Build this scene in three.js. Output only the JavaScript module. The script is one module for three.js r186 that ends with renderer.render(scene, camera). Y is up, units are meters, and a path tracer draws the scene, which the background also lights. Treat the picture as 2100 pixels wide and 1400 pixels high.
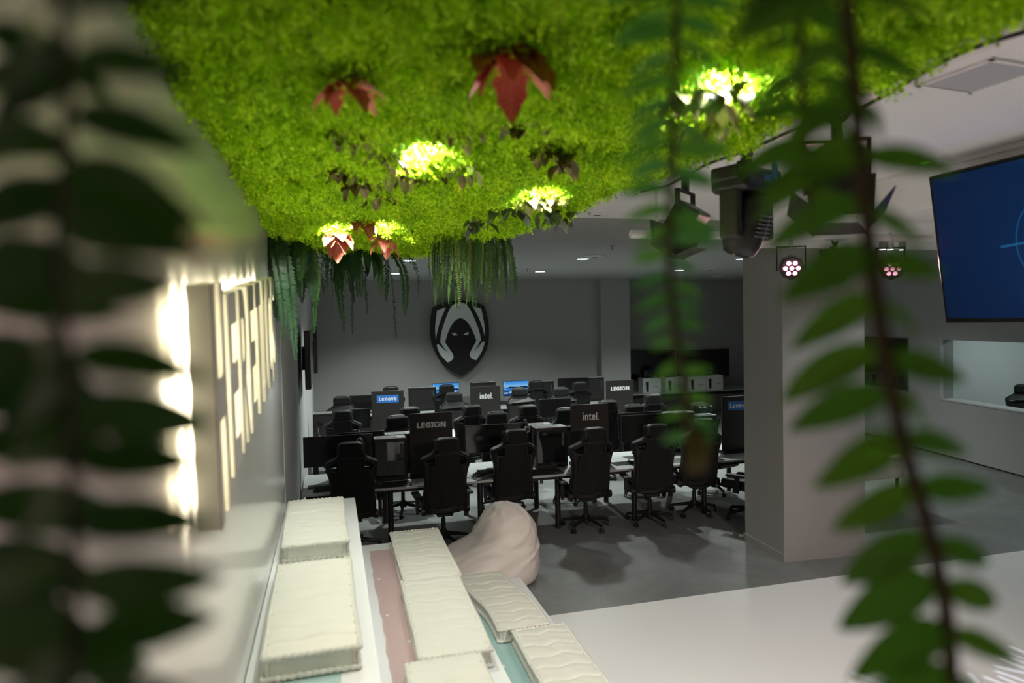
import * as THREE from 'three';
import { RoundedBoxGeometry } from 'three/addons/geometries/RoundedBoxGeometry.js';
import { mergeGeometries, mergeVertices } from 'three/addons/utils/BufferGeometryUtils.js';
import { ImprovedNoise } from 'three/addons/math/ImprovedNoise.js';
import { RectAreaLightUniformsLib } from 'three/addons/lights/RectAreaLightUniformsLib.js';
import { FontLoader } from 'three/addons/loaders/FontLoader.js';
import { TextGeometry } from 'three/addons/geometries/TextGeometry.js';

// ------------------------------------------------------------------ camera, exposure
const scene = new THREE.Scene();
scene.background = new THREE.Color(0x000000);
const EYE = 2.75, FOC = 1400;
const camera = new THREE.PerspectiveCamera(53.13, 1.5, 0.05, 80);
camera.position.set(0, EYE, 0);
camera.rotation.order = 'YXZ';
camera.rotation.set(THREE.MathUtils.degToRad(-1.84), THREE.MathUtils.degToRad(-14.9), THREE.MathUtils.degToRad(-1.15));
camera.focus = 8.5;
camera.userData.fStop = 1.55;
camera.updateMatrixWorld();
scene.add(camera);
const renderer = new THREE.WebGLRenderer({ antialias: true });
renderer.toneMapping = THREE.LinearToneMapping;
renderer.toneMappingExposure = 1.0;
renderer.shadowMap.enabled = true;
RectAreaLightUniformsLib.init();

// ------------------------------------------------------------------ light levels (lamps are built with their fittings below)
const LEVEL = { moss: 6.5, rear: 45, hall: 25, wash: 115, niche: 9, par: 16, sign: 0.5 };
const COL = { moss: 0xfbfbf2, rear: 0xf2fcf5, hall: 0xf8fdf6, pink: 0xffb6bd, pink2: 0xffe2da };

// ------------------------------------------------------------------ helpers
let seed = 12345;
function rnd() { seed |= 0; seed = seed + 0x6D2B79F5 | 0; let t = Math.imul(seed ^ seed >>> 15, 1 | seed); t = t + Math.imul(t ^ t >>> 7, 61 | t) ^ t; return ((t ^ t >>> 14) >>> 0) / 4294967296; }
const rr = (a, b) => a + (b - a) * rnd();
const PN = new ImprovedNoise();
const noise = (x, y, z = 0) => PN.noise(x, y, z);
const V = (x, y, z) => new THREE.Vector3(x, y, z);
function ray(px, py) { return V((px - 1050) / FOC, -(py - 700) / FOC, -1).applyQuaternion(camera.quaternion); }
function onY(px, py, h) { const d = ray(px, py); return d.multiplyScalar((h - EYE) / d.y).add(camera.position); }
function onZ(px, py, z) { const d = ray(px, py); return d.multiplyScalar(z / d.z).add(camera.position); }
function onX(px, py, x) { const d = ray(px, py); return d.multiplyScalar(x / d.x).add(camera.position); }
function atD(px, py, dist) { return ray(px, py).normalize().multiplyScalar(dist).add(camera.position); }

const used = {};
function numbered(n) { const k = used[n] = (used[n] ?? -1) + 1; return k ? n + '_' + String(k).padStart(3, '0') : n; }
function shadows(o) { o.castShadow = true; o.receiveShadow = true; return o; }
function tag(o, label, category, group) { o.userData.label = label; o.userData.category = category; if (group) o.userData.group = group; return o; }
function thing(name, label, category, p = [0, 0, 0], turn = 0, group) {
  const g = new THREE.Group(); g.name = numbered(name); g.position.set(...(p.isVector3 ? [p.x, p.y, p.z] : p)); g.rotation.y = turn; scene.add(g);
  return tag(g, label, category, group);
}
function part(name, geo, mat, parent, label) {
  const m = shadows(new THREE.Mesh(geo, mat)); m.name = parent === scene ? numbered(name) : name; parent.add(m);
  if (label) m.userData.label = label;
  return m;
}
function struct(name, geo, mat, label) { const m = part(name, geo, mat, scene); m.userData.kind = 'structure'; if (label) m.userData.label = label; return m; }
function dup(o, p, turn, label) {
  const c = o.clone(); c.name = numbered(o.name.replace(/_\d\d\d$/, '')); scene.add(c); c.position.set(...p); c.rotation.y = turn; c.userData = { ...o.userData };
  if (label) c.userData.label = label; return c;
}
const bx = (w, h, d, x = 0, y = 0, z = 0) => new THREE.BoxGeometry(w, h, d).translate(x, y, z);
const rb = (w, h, d, x = 0, y = 0, z = 0, r = 0.01, s = 2) => new RoundedBoxGeometry(w, h, d, s, Math.min(r, w / 2.01, h / 2.01, d / 2.01)).translate(x, y, z);
const cy = (r1, r2, h, x = 0, y = 0, z = 0, n = 20) => new THREE.CylinderGeometry(r1, r2, h, n).translate(x, y, z);
function mg(list) { return mergeGeometries(list.map(g => { const n = g.index ? g.toNonIndexed() : g; for (const k of Object.keys(n.attributes)) if (!['position', 'normal', 'uv'].includes(k)) n.deleteAttribute(k); return n; })); }
function bar(a, b, r, n = 10, r2 = r) {
  const d = b.clone().sub(a), g = new THREE.CylinderGeometry(r2, r, d.length(), n);
  g.applyQuaternion(new THREE.Quaternion().setFromUnitVectors(V(0, 1, 0), d.clone().normalize()));
  return g.translate((a.x + b.x) / 2, (a.y + b.y) / 2, (a.z + b.z) / 2);
}
function tube(pts, r, seg = 32, n = 8, closed = false) { return new THREE.TubeGeometry(new THREE.CatmullRomCurve3(pts.map(p => p.isVector3 ? p : V(...p)), closed), seg, r, n, closed); }
function lin(r, g, b) { return new THREE.Color().setRGB(r, g, b); }
function mat(color, rough = 0.6, o = {}) { return new THREE.MeshStandardMaterial({ color: color.isColor ? color : lin(...(Array.isArray(color) ? color : [color, color, color])), roughness: rough, side: THREE.DoubleSide, ...o }); }
function glow(hex, k) { return new THREE.MeshStandardMaterial({ color: 0x222222, emissive: new THREE.Color(hex), emissiveIntensity: k, roughness: 0.5 }); }
function canvasTex(w, h, draw, srgb = true) {
  const c = document.createElement('canvas'); c.width = w; c.height = h; const x = c.getContext('2d'); draw(x, w, h);
  const t = new THREE.CanvasTexture(c); if (srgb) t.colorSpace = THREE.SRGBColorSpace; t.wrapS = t.wrapT = THREE.RepeatWrapping; return t;
}
function dataTex(n, fn, srgb = false) {
  const d = new Uint8Array(n * n * 4);
  for (let j = 0; j < n; j++) for (let i = 0; i < n; i++) { const v = fn(i / n, j / n), o = (j * n + i) * 4; const a = Array.isArray(v) ? v : [v, v, v]; d[o] = a[0] * 255; d[o + 1] = a[1] * 255; d[o + 2] = a[2] * 255; d[o + 3] = 255; }
  const t = new THREE.DataTexture(d, n, n); t.wrapS = t.wrapT = THREE.RepeatWrapping; t.magFilter = THREE.LinearFilter; t.minFilter = THREE.LinearFilter; if (srgb) t.colorSpace = THREE.SRGBColorSpace; t.needsUpdate = true; return t;
}
const clamp = (v, a = 0, b = 1) => Math.min(b, Math.max(a, v));
// noise that tiles over 0..1
function tnoise(u, v, f, z = 0) {
  const a = Math.PI * 2, x = Math.cos(u * a), y = Math.sin(u * a), x2 = Math.cos(v * a), y2 = Math.sin(v * a), k = f / 6.283;
  return noise((x + 3) * k + z, (y + 7) * k + x2 * k, y2 * k + 2.3 * z);
}
function uvScale(g, s, t = s) { const u = g.attributes.uv; for (let i = 0; i < u.count; i++) u.setXY(i, u.getX(i) * s, u.getY(i) * t); return g; }
// world-metre uv for flat slabs: pick the two axes of each face from its normal
function uvMetres(g, k = 1) {
  const p = g.attributes.position, n = g.attributes.normal, u = g.attributes.uv;
  for (let i = 0; i < p.count; i++) {
    const ax = Math.abs(n.getX(i)), ay = Math.abs(n.getY(i)), az = Math.abs(n.getZ(i));
    if (ay >= ax && ay >= az) u.setXY(i, p.getX(i) * k, p.getZ(i) * k); else if (ax >= az) u.setXY(i, p.getZ(i) * k, p.getY(i) * k); else u.setXY(i, p.getX(i) * k, p.getY(i) * k);
  }
  return g;
}
function lamp(l, p, target) { l.position.copy(p); l.castShadow = true; scene.add(l); if (target) { l.target.position.copy(target); scene.add(l.target); } return l; }

// ------------------------------------------------------------------ textures and materials
const texMottle = dataTex(256, (u, v) => clamp(0.5 + 0.32 * tnoise(u, v, 5) + 0.22 * tnoise(u, v, 14, 3) + 0.12 * tnoise(u, v, 40, 8)));
const texFloor = dataTex(512, (u, v) => { const a = 0.62 + 0.05 * tnoise(u, v, 6) + 0.04 * tnoise(u, v, 20, 5) + 0.03 * tnoise(u, v, 70, 9); return [clamp(a), clamp(a * 1.005), clamp(a)]; }, true);
const texFine = dataTex(256, (u, v) => clamp(0.5 + 0.4 * tnoise(u, v, 60) + 0.3 * tnoise(u, v, 110, 4)));
const texWeave = dataTex(256, (u, v) => clamp(0.5 + 0.25 * Math.sin(u * 6.283 * 64) * Math.sin(v * 6.283 * 64) + 0.2 * tnoise(u, v, 30)));
const texWave = dataTex(256, (u, v) => clamp(0.5 + 0.45 * tnoise(u, v * 0.35, 9)));
const M = {
  floor: mat([0.54, 0.55, 0.54], 0.36, { map: texFloor, bumpMap: texMottle, bumpScale: 0.0004 }),
  stage: mat([0.80, 0.80, 0.79], 0.38, { bumpMap: texMottle, bumpScale: 0.0006 }),
  bench: mat([0.84, 0.85, 0.85], 0.42, { bumpMap: texMottle, bumpScale: 0.0005 }),
  panel: new THREE.MeshPhysicalMaterial({ color: lin(0.70, 0.70, 0.67), roughness: 0.35, clearcoat: 0.75, clearcoatRoughness: 0.16, bumpMap: texWave, bumpScale: 0.0004, side: THREE.DoubleSide }),
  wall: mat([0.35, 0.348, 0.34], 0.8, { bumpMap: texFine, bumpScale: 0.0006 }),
  wallLeft: mat([0.56, 0.56, 0.545], 0.7, { bumpMap: texFine, bumpScale: 0.0006 }),
  column: mat([0.30, 0.298, 0.285], 0.7, { bumpMap: texFine, bumpScale: 0.0006 }),
  ceiling: mat([0.86, 0.84, 0.84], 0.85, { bumpMap: texFine, bumpScale: 0.0004 }),
  desk: mat([0.48, 0.50, 0.49], 0.4),
  black: mat(0.007, 0.5), blackGloss: mat(0.008, 0.22), blackMetal: mat(0.015, 0.4, { metalness: 0.3 }),
  leather: mat([0.0045, 0.0045, 0.0045], 0.55, { bumpMap: texFine, bumpScale: 0.0006 }), fabricBlack: mat([0.02, 0.0195, 0.02], 0.85, { bumpMap: texWeave, bumpScale: 0.0004 }),
  suede: mat([0.0055, 0.0054, 0.0053], 0.9), strap: mat(0.01, 0.7),
  plastic: mat(0.011, 0.45), grey: mat(0.22, 0.5), lightGrey: mat(0.5, 0.5), white: mat(0.8, 0.5), cream: mat([0.82, 0.80, 0.72], 0.5),
  glass: new THREE.MeshPhysicalMaterial({ color: lin(0.012, 0.013, 0.013), roughness: 0.04, clearcoat: 1, clearcoatRoughness: 0.03 }),
  screenOff: new THREE.MeshPhysicalMaterial({ color: lin(0.006, 0.006, 0.006), roughness: 0.18, clearcoat: 0.6, clearcoatRoughness: 0.15 }),
  board: mat([0.014, 0.0125, 0.0125], 0.6), grille: mat([0.16, 0.17, 0.17], 0.6, { bumpMap: texWeave, bumpScale: 0.001 }), silver: mat(0.42, 0.35, { metalness: 0.4 }),
  cushion: mat([0.64, 0.635, 0.565], 0.9, { bumpMap: texWeave, bumpScale: 0.0007 }),
  bean: mat([0.74, 0.685, 0.635], 0.5, { bumpMap: texFine, bumpScale: 0.0006 }), thread: mat([0.34, 0.34, 0.24], 0.9),
  kraft: mat([0.35, 0.24, 0.11], 0.8), blueAccent: mat([0.02, 0.2, 0.5], 0.4), pipe: mat([0.72, 0.71, 0.69], 0.45),
};

// ------------------------------------------------------------------ the setting
const WL = -0.40, WB = -16.1, HU = 3.76, HR = 3.72, ZS = -6.5, XB = 4.08;
struct('floor', uvMetres(bx(15, 0.2, 24, 6.4, -0.1, -7), 0.35), M.floor, 'grey resin floor');
struct('wall_left', uvMetres(bx(0.3, 4.4, 24, WL - 0.15, 2.0, -7)), M.wallLeft, 'pale grey painted wall');
{ // glossy wall lining from behind the camera to the seam, two sheets
  const g = struct('trim_1', uvMetres(bx(0.012, 2.55, 9.2, WL + 0.006, 2.5, -5.78 + 4.6), 0.4), M.panel, 'glossy pale wall lining');
  part('edge_strip', bx(0.014, 2.55, 0.012, WL + 0.007, 2.5, -5.786), M.white, g);
}
struct('wall_back', uvMetres(bx(7.75, 4.4, 0.3, 3.35, 2.0, WB - 0.15)), M.wall, 'dim grey back wall');
struct('wall_pilaster', uvMetres(bx(0.78, 4.4, 0.5, 6.92, 2.0, WB - 0.02)), M.wall, 'grey pilaster at the end of the back wall');
struct('wall_recess', uvMetres(bx(6.4, 4.4, 0.3, 10.4, 2.0, -17.65)), M.wall, 'grey wall of the recess');
struct('wall_recess_side', uvMetres(bx(0.25, 4.4, 1.3, 7.19, 2.0, -16.9)), M.wall);
struct('wall_front', uvMetres(bx(15, 4.4, 0.3, 6.4, 2.0, 4.6)), M.wall);
{ // right wall turned ten degrees, with a display niche and a dark window cut out: built from blocks around the openings
  const A = THREE.MathUtils.degToRad(10), g = new THREE.Group(); g.name = 'wall_right'; g.userData.kind = 'structure'; g.userData.label = 'grey wall with an opening into a lit side room';
  g.position.set(11.25, 0, -10.63); g.rotation.y = A - Math.PI / 2 + Math.PI; // local +x runs along the wall towards the back
  g.rotation.y = Math.PI / 2 - A; scene.add(g);
  // local x: along (sin a, 0, -cos a); local z: into the room is -x side => world normal
  const seg = (x0, x1, y0, y1, z0 = 0, z1 = 0.25, m = M.wall, n = 'panel') => part(n, uvMetres(bx(x1 - x0, y1 - y0, z1 - z0, (x0 + x1) / 2, (y0 + y1) / 2, (z0 + z1) / 2)), m, g);
  seg(-15, -3.6, 0.03, 4.2); seg(-3.6, -0.2, 0.03, 1.066); seg(-3.6, -0.2, 2.205, 4.2); seg(-0.2, 0.72, 0.03, 4.2); seg(0.72, 3.1, 0.03, 1.1); seg(0.72, 3.1, 2.23, 4.2); seg(3.1, 8, 0.03, 4.2);
  seg(-15, 8, 0, 0.03, 0.08, 0.25, M.wall, 'recessed_base');
  // lit side room seen through the opening
  seg(-3.9, 0.35, -0.05, 0.0, 0.25, 2.3, M.floor, 'side_room_floor'); seg(-3.9, 0.35, 2.75, 2.8, 0.25, 2.3, M.white, 'side_room_ceiling'); seg(-3.9, 0.35, 0, 2.8, 2.3, 2.35, M.white, 'side_room_back');
  seg(0.3, 0.35, 0, 2.8, 0.25, 2.35, M.white, 'side_room_side'); seg(-3.9, -3.85, 0, 2.8, 0.25, 2.35, M.white, 'side_room_side');
  seg(-3.6, -0.2, 1.06, 1.085, -0.012, 0.27, M.lightGrey, 'opening_sill'); seg(-0.225, -0.2, 1.06, 2.205, -0.012, 0.03, M.lightGrey, 'opening_frame');
  seg(0.72, 3.1, 1.1, 1.125, -0.012, 0.02, M.grey, 'window_frame'); seg(0.72, 3.1, 2.205, 2.23, -0.012, 0.02, M.grey, 'window_frame'); seg(0.72, 0.745, 1.1, 2.23, -0.012, 0.02, M.grey, 'window_frame');
  const w = seg(0.74, 3.1, 1.12, 2.21, 0.06, 0.075, M.glass, 'window_pane'); w.userData.label = 'dark window pane'; seg(0.7, 3.12, 1.05, 2.28, 0.25, 0.3, M.wall, 'window_back');
  g.updateMatrixWorld();
  part('side_room_lamp', bx(2.4, 0.02, 0.2, -1.8, 2.735, 1.3), glow(0xdfeeff, 3), g);
  const c = V(-1.8, 2.71, 1.3).applyMatrix4(g.matrixWorld);
  const L = new THREE.RectAreaLight(0xd6f6ea, LEVEL.niche, 2.4, 0.2); L.rotation.order = 'YXZ'; L.rotation.set(-Math.PI / 2, Math.PI / 2 - A, 0); lamp(L, c);
}
{ // ceilings: high white one over the stage, rear one a hand lower, lower one behind the bulkhead
  struct('ceiling', uvMetres(bx(4.68, 0.3, 11.2, 1.74, HU + 0.15, -0.9)), M.ceiling, 'white ceiling over the seating');
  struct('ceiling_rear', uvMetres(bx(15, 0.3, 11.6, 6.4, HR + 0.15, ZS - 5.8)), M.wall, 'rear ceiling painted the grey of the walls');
  struct('ceiling_side', uvMetres(bx(9.8, 0.3, 11.2, XB + 4.9, 3.62, -0.9)), M.ceiling, 'lower ceiling beside the bulkhead');
  struct('trim_2', bx(0.03, 0.03, 11.2, XB - 0.012, HU - 0.015, -0.9), M.white, 'cornice strip');
}
{ // square column with skirting
  const c = struct('wall_column', uvMetres(bx(1.03, 3.8, 0.80, 0.515, 1.9, -0.4).rotateY(-0.055)).translate(4.80, 0, -6.48), M.column, 'square grey column');
  const b = struct('baseboard_column', bx(1.06, 0.085, 0.83, 0.515, 0.0425, -0.4).rotateY(-0.055).translate(4.80, 0, -6.48), M.column, 'low skirting round the column');
  struct('trim_3', bx(0.03, 2.3, 0.06, 11.75, 1.4, -17.45), mat([0.5, 0.4, 0.22], 0.6), 'narrow wooden door post');
}
{ // low white stage
  const st = thing('stage_platform', 'low glossy white stage beside the cushioned bleachers', 'stage', [5.18, 0.008, -1.25]);
  part('deck', uvMetres(rb(7.05, 0.016, 9.36, 0, 0, 0, 0.004, 1)), M.stage, st);
}
{ // bleachers, three white tiers with worn paint strokes
  const t = thing('bleacher_steps', 'white stepped bleachers with pink and teal paint strokes', 'bleachers');
  const Z0 = -5.93, Z1 = 3.0, zc = (Z0 + Z1) / 2, len = Z1 - Z0;
  const stroke = (colA, colB, x0, x1, z0, z1, side) => canvasTex(256, 2048, (x, w, h) => { // painted on the tread: u across, v along
    x.fillStyle = '#eceeec'; x.fillRect(0, 0, w, h);
    const Y = z => (z - Z0) / len * h, X = f => f * w;
    x.fillStyle = colA; x.beginPath();
    for (let k = 0; k <= 80; k++) { const z = z0 + (z1 - z0) * k / 80; x.lineTo(X(x0 + 0.03 * noise(z * 6, 3.3, side) + 0.015 * noise(z * 21, 1, side)), Y(z)); }
    for (let k = 80; k >= 0; k--) { const z = z0 + (z1 - z0) * k / 80; x.lineTo(X(x1 + 0.03 * noise(z * 5, 9.1, side)), Y(z)); }
    x.fill();
    x.globalAlpha = 0.25; x.fillStyle = colB; for (let k = 0; k < 26; k++) { const u = x0 + (x1 - x0) * ((k * 0.37) % 1); x.fillRect(X(u), Y(z0 + 0.1), 2 + (k % 4), Y(z1) - Y(z0) - 4); }
    x.globalAlpha = 0.8; x.fillStyle = '#e8ebe8'; for (let k = 0; k < 13; k++) { const z = z0 + (z1 - z0) * ((k * 0.618) % 1), u = x0 + (x1 - x0) * (0.15 + 0.7 * ((k * 0.41) % 1)); x.beginPath(); x.ellipse(X(u), Y(z), 1.5 + (k % 3) * 2.2, 1 + (k % 4) * 1.6, 0.3, 0, 7); x.fill(); }
    x.globalAlpha = 1;
  });
  const tread = (x0, x1, y, tex, name) => {
    const g = part('tier', uvMetres(rb(x1 - x0, y, len, (x0 + x1) / 2, y / 2, zc, 0.006, 1)), M.bench, t);
    const top = new THREE.PlaneGeometry(x1 - x0 - 0.014, len - 0.014).rotateX(-Math.PI / 2); // v=1 at -z
    const u = top.attributes.uv, p = top.attributes.position; for (let i = 0; i < p.count; i++) u.setXY(i, (p.getX(i) + (x1 - x0) / 2) / (x1 - x0), 1 - (p.getZ(i) + len / 2) / len);
    const m = part('tread', top.translate((x0 + x1) / 2, y + 0.0012, zc), mat([0.88, 0.88, 0.88], 0.42, { map: tex, polygonOffset: true, polygonOffsetFactor: -1 }), g, name);
    return m;
  };
  tread(WL + 0.014, 0.165, 1.262, stroke('#b4d0cb', '#a2c2bd', 0.28, 0.72, -3.05, 1.5, 1), 'white tread with a teal stroke');
  tread(0.165, 0.872, 0.842, stroke('#cdb3b1', '#c3a5a4', 0.14, 0.42, -5.76, 1.5, 2), 'white tread with a dusty pink stroke');
  tread(0.872, 1.61, 0.407, stroke('#a6c6c2', '#95b9b5', 0.22, 0.46, -5.72, 1.5, 3), 'white tread with a teal stroke');
}

// ------------------------------------------------------------------ cushions and bean bag
function cushionGeo(L, W, T, sd, bend) {
  const nx = 30, ny = 8, nz = 120, g = new THREE.BoxGeometry(W, T, L, nx, ny, nz), p = g.attributes.position;
  const rows = []; for (let k = 0; k < 7; k++) rows.push({ z: -L / 2 + L * (k + 0.75 + 0.22 * noise(k * 3.1, sd)) / 7.5, a: 0.5 + 0.5 * Math.abs(noise(k * 1.7, sd * 2.3)) });
  for (let i = 0; i < p.count; i++) {
    let x = p.getX(i), y = p.getY(i), z = p.getZ(i); const u = x / (W / 2), s = y / (T / 2), v = z / (L / 2);
    // rounded plan corners and soft arrises
    const e = Math.max(0, Math.abs(u) - 0.9) / 0.1, f = Math.max(0, Math.abs(v) - 0.96) / 0.04;
    if (e > 0 && f > 0) { const k = Math.min(1, Math.hypot(e, f)); x -= Math.sign(x) * e * k * 0.006; z -= Math.sign(z) * f * k * 0.006; }
    const edge = Math.max(Math.abs(u) ** 8, Math.abs(v) ** 16);
    let dy = 0.012 * (1 - Math.abs(u) ** 4) * (1 - Math.abs(v) ** 12) + 0.006 * noise(x * 9, z * 9, sd) * (1 - edge);
    for (const r of rows) {
      const zz = z - r.z - 0.018 * noise(x * 7, r.z * 5, sd) - 0.014 * Math.cos(x * 2 * Math.PI / (W / 2) + r.a * 3), tuft = 0.5 + 0.5 * Math.cos(x * 2 * Math.PI / (W / 2));
      dy -= (0.006 * r.a + 0.015 * tuft * r.a) * Math.exp(-(zz * zz) / (0.0085 ** 2)) * (1 - edge);
      dy += 0.0025 * Math.exp(-((Math.abs(zz) - 0.045) ** 2) / (0.03 ** 2)) * (1 - edge);
    }
    if (s > 0.99) y += dy; else if (s > -0.99) {
      const mid = 1 - s * s, w = 1 + 0.35 * noise(x * 12 + z * 12, sd, 1); // the boxed side is drawn in between its rolled seams
      if (Math.abs(u) > 0.999) x -= Math.sign(u) * (0.010 * mid * w + 0.004 * Math.sin(z * 46) * mid);
      if (Math.abs(v) > 0.999) z -= Math.sign(v) * (0.012 * mid * w + 0.004 * Math.sin(x * 46) * mid);
      y += dy * s * edge * 0.2;
    }
    y += 0.006 * noise(z * 2.2, sd * 1.3) * (s > 0 ? 1 : 0);
    x += bend ? bend(v, sd) : 0.008 * noise(z * 2.4, sd * 3.1);
    p.setXYZ(i, x, y, z);
  }
  g.computeVertexNormals(); uvMetres(g, 6); return mergeVertices(g, 1e-5);
}
function rollGeo(L, W, y, sd, bend) { // rolled, hand-stitched edge
  const pts = [], N = 150, a = W / 2 - 0.006, b = L / 2 - 0.006, per = 4 * (a + b);
  for (let k = 0; k < N; k++) {
    let s = k / N * per, x, z;
    if (s < 2 * a) { x = -a + s; z = -b; } else if (s < 2 * a + 2 * b) { x = a; z = -b + s - 2 * a; } else if (s < 4 * a + 2 * b) { x = a - (s - 2 * a - 2 * b); z = b; } else { x = -a; z = b - (s - 4 * a - 2 * b); }
    const v = z / (L / 2); x += bend ? bend(v, sd) : 0.008 * noise(z * 2.4, sd * 3.1);
    pts.push(V(x + 0.003 * noise(k * 0.9, sd), y + 0.003 * noise(k * 0.7, sd, 4) + (y > 0 ? 0.006 * noise(z * 2.2, sd * 1.3) : 0), z + 0.003 * noise(k * 0.8, sd, 8)));
  }
  const g = new THREE.TubeGeometry(new THREE.CatmullRomCurve3(pts, true), 420, 0.0125, 7, true), p = g.attributes.position, n = g.attributes.normal;
  for (let i = 0; i < p.count; i++) { const k = Math.floor(i / 8), w = 0.0028 * Math.cos(k * 0.75 * 2); p.setXYZ(i, p.getX(i) + n.getX(i) * w, p.getY(i) + n.getY(i) * w, p.getZ(i) + n.getZ(i) * w); }
  g.computeVertexNormals(); return uvScale(g, 20, 0.4);
}
function cushion(label, cx, y, cz, turn, sd, o = {}) {
  const L = o.L ?? 1.14, W = o.W ?? 0.405, T = 0.098, c = thing('tufted_cushion', label, 'cushion', [cx, y + 0.004, cz], turn, 'tufted cushions on the bleachers');
  const b = part('cushion_body', cushionGeo(L, W, T, sd, o.bend).translate(0, T / 2 + 0.004, 0), M.cushion, c);
  part('rolled_edge', rollGeo(L, W, T - 0.002, sd, o.bend), M.cushion, c); part('rolled_edge', rollGeo(L, W, 0.012, sd + 5, o.bend), M.cushion, c);
  const st = []; // dark stitches along the rolls
  for (let k = 0; k < 40; k++) for (const s of [-1, 1]) { const z = -L / 2 + L * (k + 0.5) / 40, x = s * (W / 2 - 0.02) + (o.bend ? o.bend(z / (L / 2), sd) : 0.008 * noise(z * 2.4, sd * 3.1)); st.push(new THREE.BoxGeometry(0.0018, 0.0018, 0.012).rotateY(0.5 * s).translate(x, T + 0.006 + 0.006 * noise(z * 2.2, sd * 1.3), z)); }
  for (let k = 0; k < 14; k++) for (const s of [-1, 1]) st.push(new THREE.BoxGeometry(0.012, 0.0018, 0.0018).translate(-W / 2 + W * (k + 0.5) / 14 + (o.bend ? o.bend(s, sd) : 0), T + 0.006, s * (L / 2 - 0.02)));
  for (const sx of [-1, 1]) st.push(new THREE.BoxGeometry(0.002, 0.08, 0.002).translate(sx * (W / 2 - 0.035) + (o.bend ? o.bend(1, sd) : 0), T / 2 + 0.004, L / 2 - 0.002));
  part('stitching', mg(st), M.thread, b);
  return c;
}
cushion('cream tufted cushion on the top white tier, beside the far teal-free end by the desks', -0.135, 1.262, -4.99, 0.012, 1.7);
cushion('cream tufted cushion on the top tier lying over a teal paint patch', -0.12, 1.262, -3.53, 0.012, 4.1, { L: 1.16 });
cushion('cream tufted cushion at the far end of the middle tier beside the bean bag', 0.648, 0.842, -5.30, 0.0, 7.9);
cushion('cream tufted cushion in the middle of the middle tier beside the pink paint', 0.622, 0.842, -4.17, -0.015, 11.3);
cushion('cream tufted cushion on the middle tier with its end slid towards the wall', 0.535, 0.842, -3.01, 0.0, 15.1);
cushion('cream tufted cushion with an S-bend on the lowest tier by the bean bag', 1.30, 0.407, -5.30, 0.0, 19.7, { bend: v => 0.045 * Math.tanh(v * 2.6) * (1 - 0.4 * v) - 0.02, W: 0.39 });
cushion('cream straight tufted cushion on the lowest tier next to the white stage', 1.395, 0.407, -4.10, -0.02, 23.9, { L: 1.18 });

{ // bean bag armchair: low seat running forward, raised rounded back; lofted from rings
  const K = [[0, 0.62, 0.27, 0.36], [0.03, 0.70, 0.33, 0.43], [0.14, 0.75, 0.36, 0.47], [0.26, 0.71, 0.36, 0.46], [0.34, 0.58, 0.355, 0.43], [0.40, 0.42, 0.35, 0.40], [0.47, 0.31, 0.345, 0.375], [0.56, 0.25, 0.33, 0.34], [0.65, 0.20, 0.29, 0.29], [0.72, 0.145, 0.235, 0.225], [0.77, 0.08, 0.165, 0.15], [0.795, 0.02, 0.09, 0.075], [0.80, -0.03, 0.035, 0.01]];
  const cur = [0, 1, 2].map(c => new THREE.CatmullRomCurve3(K.map(k => V(k[0], k[c + 1], 0)), false, 'centripetal'));
  const N = 64, Mh = 54, pos = [], uv = [], idx = [];
  for (let j = 0; j <= Mh; j++) for (let i = 0; i <= N; i++) {
    const t = j / Mh, a = i / N * Math.PI * 2, y = cur[0].getPoint(t).x, xl = cur[0].getPoint(t).y, xr = cur[1].getPoint(t).y, rz = Math.max(0.008, cur[2].getPoint(t).y);
    const c = Math.cos(a), s = Math.sin(a), q = 0.8, sx = Math.sign(c) * Math.abs(c) ** q, sz = Math.sign(s) * Math.abs(s) ** q;
    let x = (xr - xl) / 2 + sx * (xr + xl) / 2, z = sz * rz * (c < 0 ? 1 - 0.22 * c * c * (1 - t) : 1);
    const w = 0.016 * noise(a * 2.4, t * 6, 2) + 0.009 * noise(a * 7, t * 15, 5) + 0.016 * Math.max(0, Math.sin(a * 3 + t * 16 + 2.5 * noise(a, t * 4))) ** 5 * Math.sin(Math.PI * t) - 0.014 * Math.exp(-(((a - 1.05) / 0.05) ** 2)) * Math.sin(Math.PI * t);
    const r = Math.hypot(x, z) || 1; x += x / r * w; z += z / r * w;
    pos.push(x, Math.max(0, y + (t > 0.05 ? w * 0.5 : 0)), z); uv.push(i / N * 4, t * 2);
  }
  for (let j = 0; j < Mh; j++) for (let i = 0; i < N; i++) { const a = j * (N + 1) + i, b = a + 1, c = a + N + 1, d = c + 1; idx.push(a, c, b, b, c, d); }
  const g = new THREE.BufferGeometry(); g.setAttribute('position', new THREE.Float32BufferAttribute(pos, 3)); g.setAttribute('uv', new THREE.Float32BufferAttribute(uv, 2)); g.setIndex(idx); g.computeVertexNormals();
  const b = thing('bean_bag', 'pale pink leatherette bean bag chair beside the bleacher end', 'bean bag', [1.72, 0, -7.02], 0.15);
  part('cover', g, M.bean, b);
  const seam = []; for (let j = 3; j <= Mh; j++) { const k = (j * (N + 1) + Math.round(N * 1.05 / 6.283)) * 3; seam.push(V(pos[k] * 1.004, pos[k + 1], pos[k + 2] * 1.004)); }
  part('seam', new THREE.TubeGeometry(new THREE.CatmullRomCurve3(seam), 60, 0.003, 5), mat([0.6, 0.5, 0.47], 0.6), b);
}

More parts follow.
